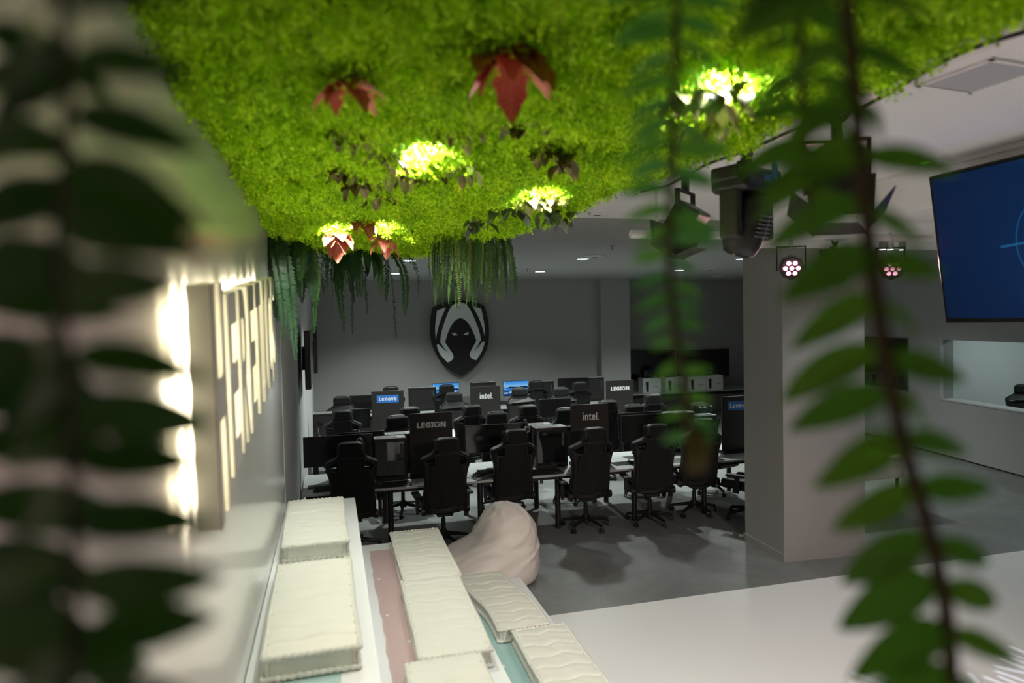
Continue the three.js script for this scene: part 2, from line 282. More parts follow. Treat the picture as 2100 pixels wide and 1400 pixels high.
// ------------------------------------------------------------------ gaming chairs
const chairProto = (() => {
  const g = new THREE.Group(); g.name = 'gaming_chair';
  // five-star base
  for (let k = 0; k < 5; k++) {
    const a = k / 5 * Math.PI * 2 + 0.35, d = V(Math.sin(a), 0, Math.cos(a));
    const leg = part('leg', mg([bar(d.clone().multiplyScalar(0.03).setY(0.135), d.clone().multiplyScalar(0.31).setY(0.085), 0.028, 8, 0.018)]), M.blackMetal, g);
    part('caster', mg([cy(0.03, 0.03, 0.018, 0, 0, 0.014, 14).rotateX(0), cy(0.03, 0.03, 0.018, 0, 0, 0, 14).translate(0, 0.03, 0)].map((q, i) => new THREE.CylinderGeometry(0.03, 0.03, 0.02, 14).rotateZ(Math.PI / 2).translate(i ? 0.014 : -0.014, 0.03, 0)).concat([new THREE.CylinderGeometry(0.012, 0.016, 0.05, 8).translate(0, 0.065, 0)]))
      .rotateY(a + 1.1).translate(d.x * 0.31, 0, d.z * 0.31), M.plastic, leg);
  }
  part('gas_cylinder', mg([cy(0.026, 0.03, 0.2, 0, 0.22, 0, 14), cy(0.045, 0.05, 0.09, 0, 0.13, 0, 16), cy(0.018, 0.018, 0.12, 0, 0.36, 0, 12)]), M.blackMetal, g);
  part('tilt_mechanism', mg([rb(0.2, 0.06, 0.26, 0, 0.405, 0.02, 0.015), bar(V(0.1, 0.4, 0), V(0.27, 0.39, -0.02), 0.008), rb(0.03, 0.02, 0.06, 0.28, 0.39, -0.02, 0.008)]), M.plastic, g);
  // seat: bucket with side bolsters
  part('seat', mg([rb(0.40, 0.10, 0.50, 0, 0.475, -0.06, 0.045, 3), rb(0.09, 0.13, 0.47, -0.225, 0.49, -0.05, 0.042, 3), rb(0.09, 0.13, 0.47, 0.225, 0.49, -0.05, 0.042, 3)]), M.leather, g);
  // backrest outline with the two shoulder openings
  const pr = [[0.02, 0.40], [0.21, 0.40], [0.262, 0.45], [0.268, 0.58], [0.255, 0.74], [0.262, 0.88], [0.292, 0.98], [0.303, 1.04], [0.292, 1.085], [0.225, 1.13], [0.178, 1.165], [0.16, 1.20], [0.142, 1.30], [0.122, 1.335], [0.08, 1.35], [0, 1.352]];
  const sp = new THREE.SplineCurve(pr.map(q => new THREE.Vector2(q[0], q[1] - 0.40))).getPoints(44);
  const sh = new THREE.Shape([...sp, ...sp.slice(0, -1).reverse().map(q => new THREE.Vector2(-q.x, q.y))]);
  const hole = s => [[0.148, 0.625], [0.232, 0.615], [0.252, 0.655], [0.245, 0.69], [0.16, 0.74], [0.14, 0.725]].map(q => new THREE.Vector2(q[0] * s, q[1]));
  for (const s of [-1, 1]) sh.holes.push(new THREE.Path(hole(s)));
  const bend = (geo, zc) => { const p = geo.attributes.position; for (let i = 0; i < p.count; i++) { const x = p.getX(i), y = p.getY(i); p.setZ(i, p.getZ(i) - 1.1 * x * x * (y < 0.8 ? 1 : 0.4) + 0.03 * Math.sin(y * 2.2)); } geo.computeVertexNormals(); return geo; };
  const place = geo => geo.rotateX(0.155).translate(0, 0.44, 0.155);
  const ext = (s, d, bv) => new THREE.ExtrudeGeometry(s, { depth: d, bevelEnabled: true, bevelSize: bv, bevelThickness: bv, bevelOffset: -bv, bevelSegments: 3, curveSegments: 10 });
  const back = part('backrest', place(bend(ext(sh, 0.06, 0.022), 0)), M.leather, g);
  for (const s of [-1, 1]) { // raised rim around each opening
    const pts = hole(s).map(q => V(q.x, q.y, 0.085 - 1.1 * q.x * q.x + 0.03 * Math.sin(q.y * 2.2)));
    part('opening_trim', place(new THREE.TubeGeometry(new THREE.CatmullRomCurve3(pts, true, 'catmullrom', 0.15), 48, 0.009, 6, true)), M.plastic, back);
  }
  // flat suede back panel, hem and neck strap
  const pn = [[0.205, 0.09], [0.215, 0.3], [0.21, 0.5], [0.19, 0.6], [0.118, 0.63], [0.125, 0.72], [0.115, 0.77], [0, 0.775]];
  const ps = new THREE.Shape([[0, 0.085], ...pn].map(q => new THREE.Vector2(...q)).concat(pn.slice(0, -1).reverse().map(q => new THREE.Vector2(-q[0], q[1]))));
  part('back_panel', place(bend(ext(ps, 0.004, 0.004).translate(0, 0, 0.078), 0)), M.suede, g);
  part('hem', place(new THREE.TubeGeometry(new THREE.CatmullRomCurve3([V(-0.2, 0.075, 0.055), V(-0.1, 0.068, 0.083), V(0, 0.066, 0.088), V(0.1, 0.068, 0.083), V(0.2, 0.075, 0.055)]), 24, 0.008, 6)), M.plastic, g);
  part('neck_strap', place(mg([rb(0.30, 0.022, 0.014, 0, 0.775, 0.113, 0.004, 1), rb(0.035, 0.03, 0.014, 0.01, 0.775, 0.119, 0.004, 1)])), M.strap, g);
  const pil = rb(0.33, 0.16, 0.09, 0, 0, 0, 0.042, 4); part('head_pillow', place(pil.translate(0, 0.845, -0.005)), M.suede, g);
  const hb = rb(0.23, 0.16, 0.03, 0, 0, 0, 0.015, 3); part('headrest_panel', place(hb.translate(0, 0.86, 0.104)), M.suede, g);
  // recline hinges and armrests
  for (const s of [-1, 1]) {
    part('hinge_cover', mg([cy(0.05, 0.05, 0.03, 0, 0, 0, 18).rotateZ(Math.PI / 2).translate(s * 0.275, 0.47, 0.16), rb(0.03, 0.08, 0.16, s * 0.258, 0.455, 0.1, 0.012)]), M.plastic, g);
    const arm = part('armrest', mg([rb(0.045, 0.18, 0.06, s * 0.315, 0.53, -0.02, 0.012), rb(0.13, 0.03, 0.05, s * 0.265, 0.43, -0.02, 0.01), rb(0.035, 0.1, 0.045, s * 0.315, 0.44, -0.02, 0.01)]), M.plastic, g);
    part('arm_pad', rb(0.10, 0.03, 0.27, s * 0.32, 0.628, -0.03, 0.014, 3), M.leather, arm);
  }
  return g;
})();
let chairMade = false;
function chair(label, px, py, o = {}) { // headrest top at 1.35 m seen at this pixel
  const rot = o.turn ?? (o.back ? Math.PI : 0), h = onY(px, py, 1.345), c = chairMade ? chairProto.clone() : chairProto; chairMade = true;
  c.name = numbered('gaming_chair'); scene.add(c); c.rotation.y = rot; c.scale.setScalar(1);
  const off = V(0, 0, 0.245).applyAxisAngle(V(0, 1, 0), rot); c.position.set(h.x - off.x, 0, (o.z ?? h.z - off.z)); if (o.x !== undefined) c.position.x = o.x;
  c.userData = {}; tag(c, label, 'chair', 'black gaming chairs at the desk rows'); return c;
}
const CH = 'black gaming chair ';
chair(CH + 'at the front desk row beside the left wall', 720, 908, { turn: -0.06 });
chair(CH + 'at the front desk row before the bold white-lettered board', 913, 899, { turn: 0.03 });
chair(CH + 'at the front desk row behind the pink bean bag', 1053, 882, { turn: 0.05 });
chair(CH + 'at the front desk row before the board with a blue-dotted logo', 1213, 878, { turn: 0.02 });
chair(CH + 'at the front desk row, turned slightly, right of the blue-dotted logo board', 1342, 871, { turn: -0.14 });
chair(CH + 'tucked deeper under the front row desk near the headset', 1430, 858, { turn: -0.1, z: -8.5 });
chair(CH + 'half hidden by the square column, turned sideways', 1531, 868, { turn: 0.55, x: 5.42, z: -8.05 });
chair(CH + 'facing the bleachers behind the front row, near the left wall', 790, 868, { turn: Math.PI + 0.1, x: 0.95, z: -9.85 });
chair(CH + 'facing the bleachers behind the wide front row monitor', 1020, 848, { back: true });
chair(CH + 'facing the bleachers just left of the blue-dotted logo board', 1163, 840, { back: true });
chair(CH + 'facing the bleachers behind the front row right end', 1303, 833, { back: true });
chair(CH + 'facing the bleachers beyond the headset tower', 1440, 829, { turn: Math.PI + 0.2 });
chair(CH + 'at the second desk row beside the left wall', 702, 842, { turn: -0.05 });
chair(CH + 'at the second row between the blue tag board and dark tower', 840, 836);
chair(CH + 'at the second desk row in front of the blue wallpaper monitor', 965, 832, { turn: 0.1 });
chair(CH + 'at the second desk row beside the far blue-dotted logo board', 1080, 832);
chair(CH + 'at the second desk row below the far bold white-lettered board', 1245, 822, { turn: -0.2 });
chair(CH + 'at the second desk row in front of the white console boxes', 1322, 806, { turn: -0.1, z: -11.45 });
chair(CH + 'facing forward behind the second row, left wall side', 700, 805, { back: true, z: -12.95 });
chair(CH + 'facing forward behind the second row, under the first blue monitor', 932, 808, { back: true });
chair(CH + 'facing forward behind the second row, under the second blue monitor', 1058, 795, { back: true, z: -12.95 });
chair(CH + 'facing forward behind the second row, between the two dark towers', 1152, 797, { back: true });
chair(CH + 'at the wall row, its head rising over the blue tag board', 801, 794);
chair(CH + 'at the wall row, silhouetted on the first blue monitor', 915, 790);
chair(CH + 'at the wall row, right of the second blue monitor', 1098, 782);
chair(CH + 'at the wall row, in front of the last dark monitor', 1187, 784);

// ------------------------------------------------------------------ desks and what stands on them
const DY = 0.72;
function desk(label, x0, x1, z0, z1, grp, legs) {
  const d = thing('desk', label, 'desk', [(x0 + x1) / 2, 0, (z0 + z1) / 2], 0, grp), w = x1 - x0 - 0.004, l = z0 - z1;
  part('desk_top', rb(w, 0.028, l, 0, DY - 0.014, 0, 0.003, 1), M.desk, d);
  part('frame_rail', mg([bx(w - 0.12, 0.04, 0.03, 0, DY - 0.05, l / 2 - 0.06), bx(w - 0.12, 0.04, 0.03, 0, DY - 0.05, -l / 2 + 0.06)]), M.black, d);
  for (const x of legs) for (const s of [1, -1]) part('leg', cy(0.036, 0.036, DY - 0.028, x - (x0 + x1) / 2, (DY - 0.028) / 2, s * (l / 2 - 0.06), 18), M.black, d);
  part('cable_tray', rb(w - 0.3, 0.06, 0.16, 0, DY - 0.12, 0, 0.01, 1), M.black, d);
  return d;
}
desk('white desk of the front row, left end against the wall', WL + 0.02, 1.74, -8.4, -9.5, 'desks of the front row', [-0.3, 0.66]);
desk('white desk of the front row behind the bean bag', 1.74, 3.86, -8.4, -9.5, 'desks of the front row', [1.79, 2.83]);
desk('white desk of the front row, end next to the column', 3.86, 6.06, -8.4, -9.5, 'desks of the front row', [3.92, 4.98, 6.0]);
desk('white desk of the second row under the blue tag board', WL + 0.02, 1.74, -11.5, -12.6, 'desks of the second row', [-0.3, 1.68]);
desk('white desk of the second row under the far blue-dotted logo board', 1.74, 3.86, -11.5, -12.6, 'desks of the second row', [1.8, 3.8]);
desk('white desk of the second row under the far bold white-lettered board', 3.86, 6.06, -11.5, -12.6, 'desks of the second row', [3.92, 6.0]);
desk('white desk along the back wall below the hooded crest', WL + 0.02, 3.0, -15.2, -16.06, 'desks along the back wall', [-0.3, 2.9]);
desk('white desk along the back wall beside the pilaster', 3.0, 6.5, -15.2, -16.06, 'desks along the back wall', [3.1, 6.4]);
desk('white desk in the recess carrying the console boxes', 7.5, 11.9, -16.45, -17.3, null, [7.6, 11.8]);

// --- brand boards
const boardTex = kind => canvasTex(512, 768, (x, w, h) => {
  x.fillStyle = '#211e1d'; x.fillRect(0, 0, w, h); x.textBaseline = 'alphabetic';
  if (kind === 'legion') {
    x.fillStyle = '#e6e6e2'; x.font = '900 92px sans-serif'; x.textAlign = 'left'; const s = 'LEGION'; const k = 365 / x.measureText(s).width;
    x.save(); x.translate(76, 178); x.scale(k, 0.96); x.fillText(s, 0, 0); x.lineWidth = 4; x.strokeStyle = '#e6e6e2'; x.strokeText(s, 0, 0); const o = x.measureText('LEGI').width, ow = x.measureText('O').width; x.restore();
    const cx = 76 + (o + ow / 2) * k, cyy = 146; x.fillStyle = '#211e1d'; x.beginPath(); x.arc(cx, cyy, 20, 0, 7); x.fill();
    x.strokeStyle = '#3d4a86'; x.lineWidth = 9; for (let i = 0; i < 3; i++) { const a = Math.PI / 2 + i * 2.094; x.beginPath(); x.moveTo(cx, cyy); x.lineTo(cx + Math.cos(a) * 30, cyy + Math.sin(a) * 30); x.stroke(); }
  } else if (kind === 'intel') {
    x.fillStyle = '#e4e4e0'; x.font = 'bold 120px sans-serif'; x.textAlign = 'left'; const k = 215 / x.measureText('intel').width; x.save(); x.translate(150, 212); x.scale(k, 1.12); x.fillText('intel', 0, 0); x.restore();
    x.fillStyle = '#211e1d'; x.fillRect(146, 98, 32, 34); x.fillStyle = '#3f9fd0'; x.fillRect(152, 102, 21, 22); x.fillStyle = '#e4e4e0'; x.fillRect(370, 202, 10, 10);
  } else {
    x.fillStyle = '#2f6fc4'; x.fillRect(80, 66, 352, 128); x.fillStyle = '#eef1f4'; x.font = 'bold 84px sans-serif'; x.textAlign = 'center'; const k = 292 / x.measureText('Lenovo').width; x.save(); x.translate(256, 160); x.scale(k, 1.04); x.fillText('Lenovo', 0, 0); x.restore();
  }
});
const boardMat = { legion: mat(1, 0.6, { map: boardTex('legion') }), intel: mat(1, 0.6, { map: boardTex('intel') }), lenovo: mat(1, 0.6, { map: boardTex('lenovo') }) };
function board(kind, label, x, z) {
  const b = thing('logo_board', label, 'sign board', [x, DY, z], 0, 'logo boards on the desks');
  part('panel', rb(0.555, 0.80, 0.03, 0, 0.435, 0, 0.004, 1), M.board, b);
  part('printed_face', new THREE.PlaneGeometry(0.548, 0.80 * 0.992).translate(0, 0.435, 0.0158), boardMat[kind], b);
  part('foot', rb(0.57, 0.04, 0.16, 0, 0.02, 0, 0.006, 1), M.black, b);
}
board('legion', 'black board with bold white capital letters on the front desk row', 1.24, -8.86);
board('intel', 'black board with white lowercase letters and a blue dot on the front row', 3.45, -8.86);
board('lenovo', 'black board with a blue tag beside the column', 5.80, -8.86);
board('lenovo', 'black board with a blue tag on the second desk row by the left wall', 0.934, -12.0);
board('intel', 'black board with white lowercase letters on the second row between blue monitors', 2.675, -12.0);
board('legion', 'black board with bold white capital letters in front of the pilaster', 5.293, -12.0);

// --- monitors
const wallpaper = canvasTex(512, 288, (x, w, h) => {
  const g = x.createLinearGradient(0, 0, 0, h); g.addColorStop(0, '#2f8ff0'); g.addColorStop(0.35, '#8fd0ff'); g.addColorStop(0.5, '#3f95e8'); g.addColorStop(1, '#0d3d86'); x.fillStyle = g; x.fillRect(0, 0, w, h);
  x.fillStyle = '#0b2440'; for (let k = 0; k < 34; k++) { const u = 110 + (k * 0.618 % 1) * 380, r = 9 + (k * 0.37 % 1) * 20; x.beginPath(); x.ellipse(u, 135 - r * 0.3, r, r * 0.75, 0, 0, 7); x.fill(); } x.fillRect(60, 132, 452, 10);
  x.fillStyle = '#bfe4ff'; for (let k = 0; k < 14; k++) { x.beginPath(); x.ellipse(20 + (k * 0.618 % 1) * 470, 165 + (k * 0.37 % 1) * 90, 40 + k * 3, 6 + (k % 4) * 3, -0.15, 0, 7); x.fill(); }
  x.fillStyle = '#10325e'; for (let k = 0; k < 10; k++) { x.beginPath(); x.ellipse((k * 0.73 % 1) * 512, 180 + (k * 0.47 % 1) * 100, 34, 9, 0.2, 0, 7); x.fill(); }
  x.fillStyle = '#e8f4ff'; for (let k = 0; k < 3; k++) x.fillRect(10, 12 + k * 24, 12, 12);
});
const wallpaperMat = new THREE.MeshStandardMaterial({ color: 0x000000, emissive: 0xffffff, emissiveMap: wallpaper, emissiveIntensity: 0.75, roughness: 0.4 });
function monitor(label, x, z, W, H, top, o = {}) {
  const m = thing('monitor', label, 'monitor', [x, DY, z], o.turn ?? 0, o.group ?? 'monitors on the desks'), cyy = top - DY - H / 2;
  part('housing', rb(W, H, 0.028, 0, cyy, -0.016, 0.008, 2), M.plastic, m);
  part('screen', new THREE.PlaneGeometry(W - 0.016, H - 0.03).translate(0, cyy + 0.006, 0.0005), o.on ? wallpaperMat : M.screenOff, m);
  part('chin_mark', bx(0.03, 0.004, 0.002, -W / 2 + 0.05, cyy - H / 2 + 0.008, 0.0), M.grey, m);
  part('neck', rb(0.07, cyy + 0.05, 0.05, 0, cyy / 2, -0.06, 0.01, 1), M.plastic, m);
  part('stand_foot', rb(0.26, 0.014, 0.2, 0, 0.007, -0.05, 0.006, 1), M.plastic, m);
  if (o.on) { const L = new THREE.RectAreaLight(0x5aa5ff, 1.2, W, H); lamp(L, V(x, DY + cyy, z + 0.004)); L.rotation.y = Math.PI; }
  return m;
}
monitor('wide dark monitor on the front desk row against the left wall', 0.063, -8.9, 0.86, 0.385, 1.325);
monitor('wide dark monitor with a headset on its corner, behind the bean bag', 2.135, -8.9, 0.88, 0.385, 1.348);
monitor('wide dark monitor on the front row between the two right-hand chairs', 4.36, -8.92, 0.82, 0.385, 1.355);
monitor('dark monitor turned to the back on the far side of the front row, left end', 0.35, -9.27, 0.62, 0.36, 1.30, { turn: Math.PI });
monitor('dark monitor turned to the back on the front row next to the tall tower', 4.42, -9.29, 0.72, 0.36, 1.34, { turn: Math.PI });
monitor('dark monitor on the second row left of the blue tag board', 0.37, -12.0, 0.53, 0.36, 1.27);
monitor('dark monitor on the second row between chairs and the far white-lettered board', 4.0, -12.0, 0.62, 0.36, 1.27);
monitor('lit monitor with a blue landscape, left of the far blue-dotted logo board', 2.54, -15.55, 0.62, 0.36, 1.322, { on: true });
monitor('lit monitor with a blue landscape, right of the far blue-dotted logo board', 4.21, -15.55, 0.62, 0.36, 1.302, { on: true });
monitor('dark monitor at the wall row between two upright towers', 5.62, -15.55, 0.72, 0.38, 1.312);
monitor('dark monitor at the wall row behind the left pair of chairs', 0.75, -15.55, 0.95, 0.34, 1.13);

// --- towers
const legionV = canvasTex(64, 256, (x, w, h) => { x.clearRect(0, 0, w, h); x.fillStyle = '#1a1b1b'; x.fillRect(0, 0, w, h); x.save(); x.translate(46, 246); x.rotate(-Math.PI / 2); x.fillStyle = '#70757a'; x.font = 'bold 44px sans-serif'; const k = 232 / x.measureText('LEGION').width; x.scale(k, 1); x.fillText('LEGION', 0, 0); x.restore(); });
const legionVMat = mat(1, 0.5, { map: legionV });
function tower(label, x, z, o = {}) { // its glazed long side faces the aisle
  const L = o.L ?? 0.42, H = o.H ?? 0.5, D = 0.215, t = thing('desktop_tower', label, 'computer', [x, DY, z], o.turn ?? 0, 'desktop towers on the desks');
  part('case', mg([rb(L, H - 0.03, D - 0.012, 0, H / 2 - 0.005, -0.006, 0.008, 2), bx(L - 0.06, 0.02, 0.03, 0, 0.005, 0.06), bx(L - 0.06, 0.02, 0.03, 0, 0.005, -0.07)]), M.black, t);
  part('side_glass', bx(L - 0.05, H - 0.11, 0.004, -0.005, H / 2 - 0.005, D / 2 - 0.008), o.matte ? M.board : M.glass, t);
  part('front_panel', rb(0.02, H - 0.03, D - 0.02, L / 2 + 0.004, H / 2 - 0.005, -0.006, 0.006, 1), M.plastic, t);
  const top = part('top_cover', rb(L, 0.014, D - 0.02, 0, H - 0.014, -0.006, 0.004, 1), M.silver, t);
  part('top_grille', rb(L * 0.68, 0.006, D - 0.06, -0.04, H - 0.006, -0.006, 0.002, 1), M.grille, top);
  part('side_letters', new THREE.PlaneGeometry(0.04, 0.19).translate(L / 2 - 0.055, H - 0.18, D / 2 - 0.0052), legionVMat, t);
  if (o.fans) { // rear seen
    const f = part('rear_fan', mg([new THREE.TorusGeometry(0.055, 0.006, 6, 24).translate(-L / 2 + 0.1, H * 0.66, D / 2), ...[0, 1, 2, 3, 4].map(k => bx(0.05, 0.014, 0.003).translate(0.026, 0, 0).rotateZ(k * 1.2566).translate(-L / 2 + 0.1, H * 0.66, D / 2))]), M.plastic, t);
    part('rear_socket', bx(0.04, 0.03, 0.004, L / 2 - 0.07, H * 0.6, D / 2), M.lightGrey, t);
    part('rear_cable', tube([V(-0.12, 0.27, D / 2), V(-0.11, 0.18, D / 2 + 0.03), V(-0.06, 0.09, D / 2 + 0.05), V(0.03, 0.01, D / 2 + 0.04)], 0.004, 20, 5), mat([0.35, 0.3, 0.28], 0.6), t);
  }
  return t;
}
tower('black desktop tower with a see-through side on the front row, left of the white-lettered board', 0.70, -8.86, { H: 0.56, L: 0.40 });
tower('black desktop tower behind the glazed one, its pale top showing', 0.86, -9.26, { H: 0.54, L: 0.38 });
tower('black desktop tower mirroring the pink room in its side glass', 2.86, -8.87, { H: 0.57, L: 0.44 });
tower('black desktop tower behind the mirroring one, pale top grille', 2.80, -9.24, { H: 0.55, L: 0.4 });
tower('black desktop tower in front of the white console box, near the headset', 5.30, -8.95, { H: 0.585, L: 0.26, turn: 0 });
tower('black desktop tower hidden behind the headset tower', 5.0, -9.25, { H: 0.6, L: 0.5 });
tower('black desktop tower with rear fans and a loose cable by the left wall', -0.12, -12.02, { H: 0.52, L: 0.40, fans: true, matte: true });
tower('dark upright tower at the wall row left of the first blue monitor', 1.98, -15.5, { H: 0.55, L: 0.60, matte: true });
tower('dark upright tower at the wall row behind the far blue-dotted board', 3.42, -15.6, { H: 0.6, L: 0.56, matte: true });
tower('dark upright tower at the wall row right of the second blue monitor', 4.95, -15.6, { H: 0.56, L: 0.36, matte: true });
tower('dark upright tower at the wall row beside the pilaster', 6.22, -15.6, { H: 0.6, L: 0.40, matte: true });

// --- input devices
const keyGeo = (() => { const a = []; for (let r = 0; r < 5; r++) for (let c = 0; c < 14; c++) a.push(bx(0.021, 0.016, 0.017, -0.17 + c * 0.0262, 0.03 + 0.003 * (4 - r), -0.05 + r * 0.0245)); return mg(a); })();
const kbBody = rb(0.40, 0.02, 0.15, 0, 0.012, 0, 0.006, 1);
function keyboard(label, x, z, turn = 0) { const k = thing('keyboard', label, 'keyboard', [x, DY + 0.002, z], turn, 'keyboards on the front row'); part('keyboard_body', kbBody, M.plastic, k); part('keys', keyGeo, M.black, k); }
keyboard('black keyboard on the front row desk by the left wall', -0.05, -8.56, 0.05); keyboard('black keyboard beside a loose cable behind the bean bag', 1.92, -8.60, 0.25); keyboard('black keyboard pushed back below the headset monitor', 2.0, -8.74, -0.05); keyboard('black keyboard lying near the headset tower', 4.3, -8.72, -0.2);
const padTex = canvasTex(256, 128, (x, w, h) => { x.fillStyle = '#17191d'; x.fillRect(0, 0, w, h); x.strokeStyle = '#c9ccd0'; x.lineWidth = 3; x.beginPath(); x.arc(214, 106, 9, 0.5, 5.4); x.moveTo(214, 106); x.lineTo(224, 106); x.stroke(); x.beginPath(); x.moveTo(230, 98); x.lineTo(238, 98); x.lineTo(238, 114); x.stroke(); });
const padMat = mat(1, 0.9, { map: padTex });
function mousePad(label, x, z, w, d) { const t = thing('mouse_pad', label, 'mouse pad', [x, DY, z], 0, 'mouse pads on the front row'); part('pad', rb(w, 0.004, d, 0, 0.003, 0, 0.0015, 1), M.fabricBlack, t); part('printed_top', new THREE.PlaneGeometry(w - 0.006, d - 0.006).rotateX(-Math.PI / 2).translate(0, 0.0056, 0), padMat, t); }
mousePad('black mouse pad in front of the glazed tower', 0.70, -8.58, 0.46, 0.30); mousePad('black mouse pad in front of the mirroring tower', 2.62, -8.6, 0.62, 0.34); mousePad('black mouse pad by the headset tower', 5.05, -8.58, 0.5, 0.3); mousePad('dark mouse pad under the left wall monitor', -0.02, -8.78, 0.6, 0.2); mousePad('dark mouse pad right of the blue-dotted logo board', 3.98, -8.72, 0.5, 0.22);
const mouseGeo = (() => { const g = new THREE.SphereGeometry(1, 18, 10, 0, Math.PI * 2, 0, Math.PI / 2); g.scale(0.032, 0.036, 0.06); return g; })();
function mouse(label, x, z, m = M.plastic) { const t = thing('computer_mouse', label, 'mouse', [x, DY + 0.006, z], 0, 'computer mice on the front row'); part('mouse_shell', mouseGeo, m, t); part('scroll_wheel', new THREE.CylinderGeometry(0.008, 0.008, 0.006, 10).rotateZ(Math.PI / 2).translate(0, 0.031, -0.028), M.grey, t); }
mouse('black computer mouse on the pad before the glazed tower', 0.56, -8.58); mouse('black computer mouse on the pad before the mirroring tower', 2.42, -8.58); mouse('black computer mouse on the dark pad by the left wall', 0.06, -8.78, M.blackGloss); mouse('black computer mouse right of the blue-dotted board', 3.98, -8.72);
tag(part('loose_cable', tube([V(1.62, DY + 0.006, -8.66), V(1.72, DY + 0.006, -8.54), V(1.80, DY + 0.006, -8.50), V(1.86, DY + 0.006, -8.56), V(1.80, DY + 0.006, -8.63), V(1.72, DY + 0.006, -8.66), V(1.86, DY + 0.01, -8.72)], 0.004, 50, 6), M.black, scene), 'thin black cable looping on the desk behind the bean bag', 'cable');
tag(part('dark_card', new THREE.BoxGeometry(0.26, 0.005, 0.14).rotateZ(0.16).rotateY(0.3).translate(1.85, DY + 0.028, -8.50), M.black, scene), 'thin black slab leaning on a keyboard', 'tablet');
{ // headsets
  const hs = (label, p, turn, lie) => {
    const h = thing('headset', label, 'headset', p, turn, 'headsets');
    const q = lie ? new THREE.Matrix4().makeRotationX(-1.25) : new THREE.Matrix4();
    part('headband', new THREE.TorusGeometry(0.085, 0.011, 8, 28, Math.PI).translate(0, 0, 0).applyMatrix4(q), M.plastic, h);
    for (const s of [-1, 1]) { const c = part('ear_cup', mg([cy(0.042, 0.046, 0.035, 0, 0, 0, 20).rotateZ(Math.PI / 2).translate(s * 0.085, -0.035, 0).applyMatrix4(q)]), M.black, h); part('ear_ring', new THREE.TorusGeometry(0.034, 0.006, 6, 24).rotateY(Math.PI / 2).translate(s * 0.106, -0.035, 0).applyMatrix4(q), lie ? M.blueAccent : M.lightGrey, c); }
  };
  hs('black headset with blue rings lying on a desktop tower', [5.30, DY + 0.67, -8.95], 0.5, true);
  hs('black headset hung over the corner of the wide monitor', [2.53, 1.30, -8.905], Math.PI / 2, false);
  hs('black headset hung over the left wall monitor', [0.32, 1.285, -8.905], Math.PI / 2, false);
}
// --- console boxes in the recess
const boxTex = canvasTex(256, 192, (x, w, h) => { x.fillStyle = '#e4e6e6'; x.fillRect(0, 0, w, h); x.fillStyle = '#24282c'; x.beginPath(); x.moveTo(34, 42); x.lineTo(82, 42); x.lineTo(78, 176); x.lineTo(44, 176); x.fill(); x.fillStyle = '#54595e'; x.fillRect(36, 48, 44, 8); x.fillStyle = '#2b2e31'; x.beginPath(); x.moveTo(146, 120); x.lineTo(154, 104); x.lineTo(162, 120); x.fill(); x.font = 'bold 26px sans-serif'; x.fillText('PS5', 176, 122); });
const boxTexDark = canvasTex(128, 128, (x, w, h) => { x.fillStyle = '#15181a'; x.fillRect(0, 0, w, h); x.fillStyle = '#8c9296'; x.fillRect(88, 12, 30, 6); x.fillRect(30, 24, 4, 60); for (let k = 0; k < 3; k++) { x.beginPath(); x.arc(78 + k * 14, 78, 6, 0, 7); x.fill(); } });
const bm = mat(1, 0.6, { map: boxTex }), bd = mat(1, 0.6, { map: boxTexDark });
function pack(label, px, py, w, h, d, base, m, side, z) { const p = onZ(px, py, z), t = thing(side === M.white ? 'console_box' : 'accessory_box', label, 'box', [p.x, base, z - d / 2], 0, side === M.white ? 'white console boxes' : 'small black boxes'); part('carton', rb(w, h, d, 0, h / 2, 0, 0.003, 1), side, t); part('printed_front', new THREE.PlaneGeometry(w - 0.008, h - 0.008).translate(0, h / 2, d / 2 + 0.0008), m, t); return t; }
for (const [px, lb, db] of [[1338, 'white console carton behind the chair in the recess', 'small black box on the carton beside the pilaster'], [1384, 'white console carton printed with a black console', 'small black box on the middle cartons'], [1430, 'white console carton half behind the hanging vine', null], [1466, 'white console carton next to the blue tag board', 'black box with pale round logos on the right-hand carton']]) {
  pack(lb, px, 830, 0.52, 0.40, 0.3, DY, bm, M.white, -16.55); if (db) pack(db, px - 8 + (px > 1450 ? -4 : 0), 800, 0.26, 0.22, 0.16, DY + 0.40, bd, M.black, -16.6);
}
tag(part('small_carton', rb(0.16, 0.2, 0.14, 4.62, DY + 0.1, -11.75, 0.003, 1), M.kraft, scene), 'small brown cardboard carton on the second desk row', 'box');
{ const t = thing('white_table', 'pale table end showing beside the column', 'table', [6.9, 0, -8.1]); part('table_top', rb(1.5, 0.30, 0.8, 0, 0.6, 0, 0.006, 1), M.cream, t); for (const [x, z] of [[-0.68, -0.34], [0.68, -0.34], [-0.68, 0.34], [0.68, 0.34]]) part('leg', bx(0.03, 0.45, 0.03, x, 0.225, z), M.black, t); }
// --- wall screens
function wallScreen(label, p, turn, w, h) { const t = thing('wall_screen', label, 'television', p, turn, 'dark wall screens'); part('housing', rb(w, h, 0.07, 0, 0, -0.01, 0.008, 1), M.blackGloss, t); part('screen', new THREE.PlaneGeometry(w - 0.02, h - 0.025).translate(0, 0.003, 0.0258), M.screenOff, t); part('wall_mount', bx(0.3, 0.3, 0.07, 0, 0, -0.06), M.black, t); return t; }
wallScreen('dark wall screen in the recess next to the pilaster', [8.58, 1.42, -17.42], 0, 1.58, 0.8); wallScreen('dark wall screen in the recess beside the door post', [10.28, 1.38, -17.42], 0, 1.66, 0.8);
{ const a = wallScreen('dark screen on the left wall above the front row', [-0.275, 2.29, -9.55], Math.PI / 2, 1.24, 0.74); const b = wallScreen('dark screen on the left wall near the back corner', [-0.275, 2.24, -14.1], Math.PI / 2, 1.24, 0.88); }

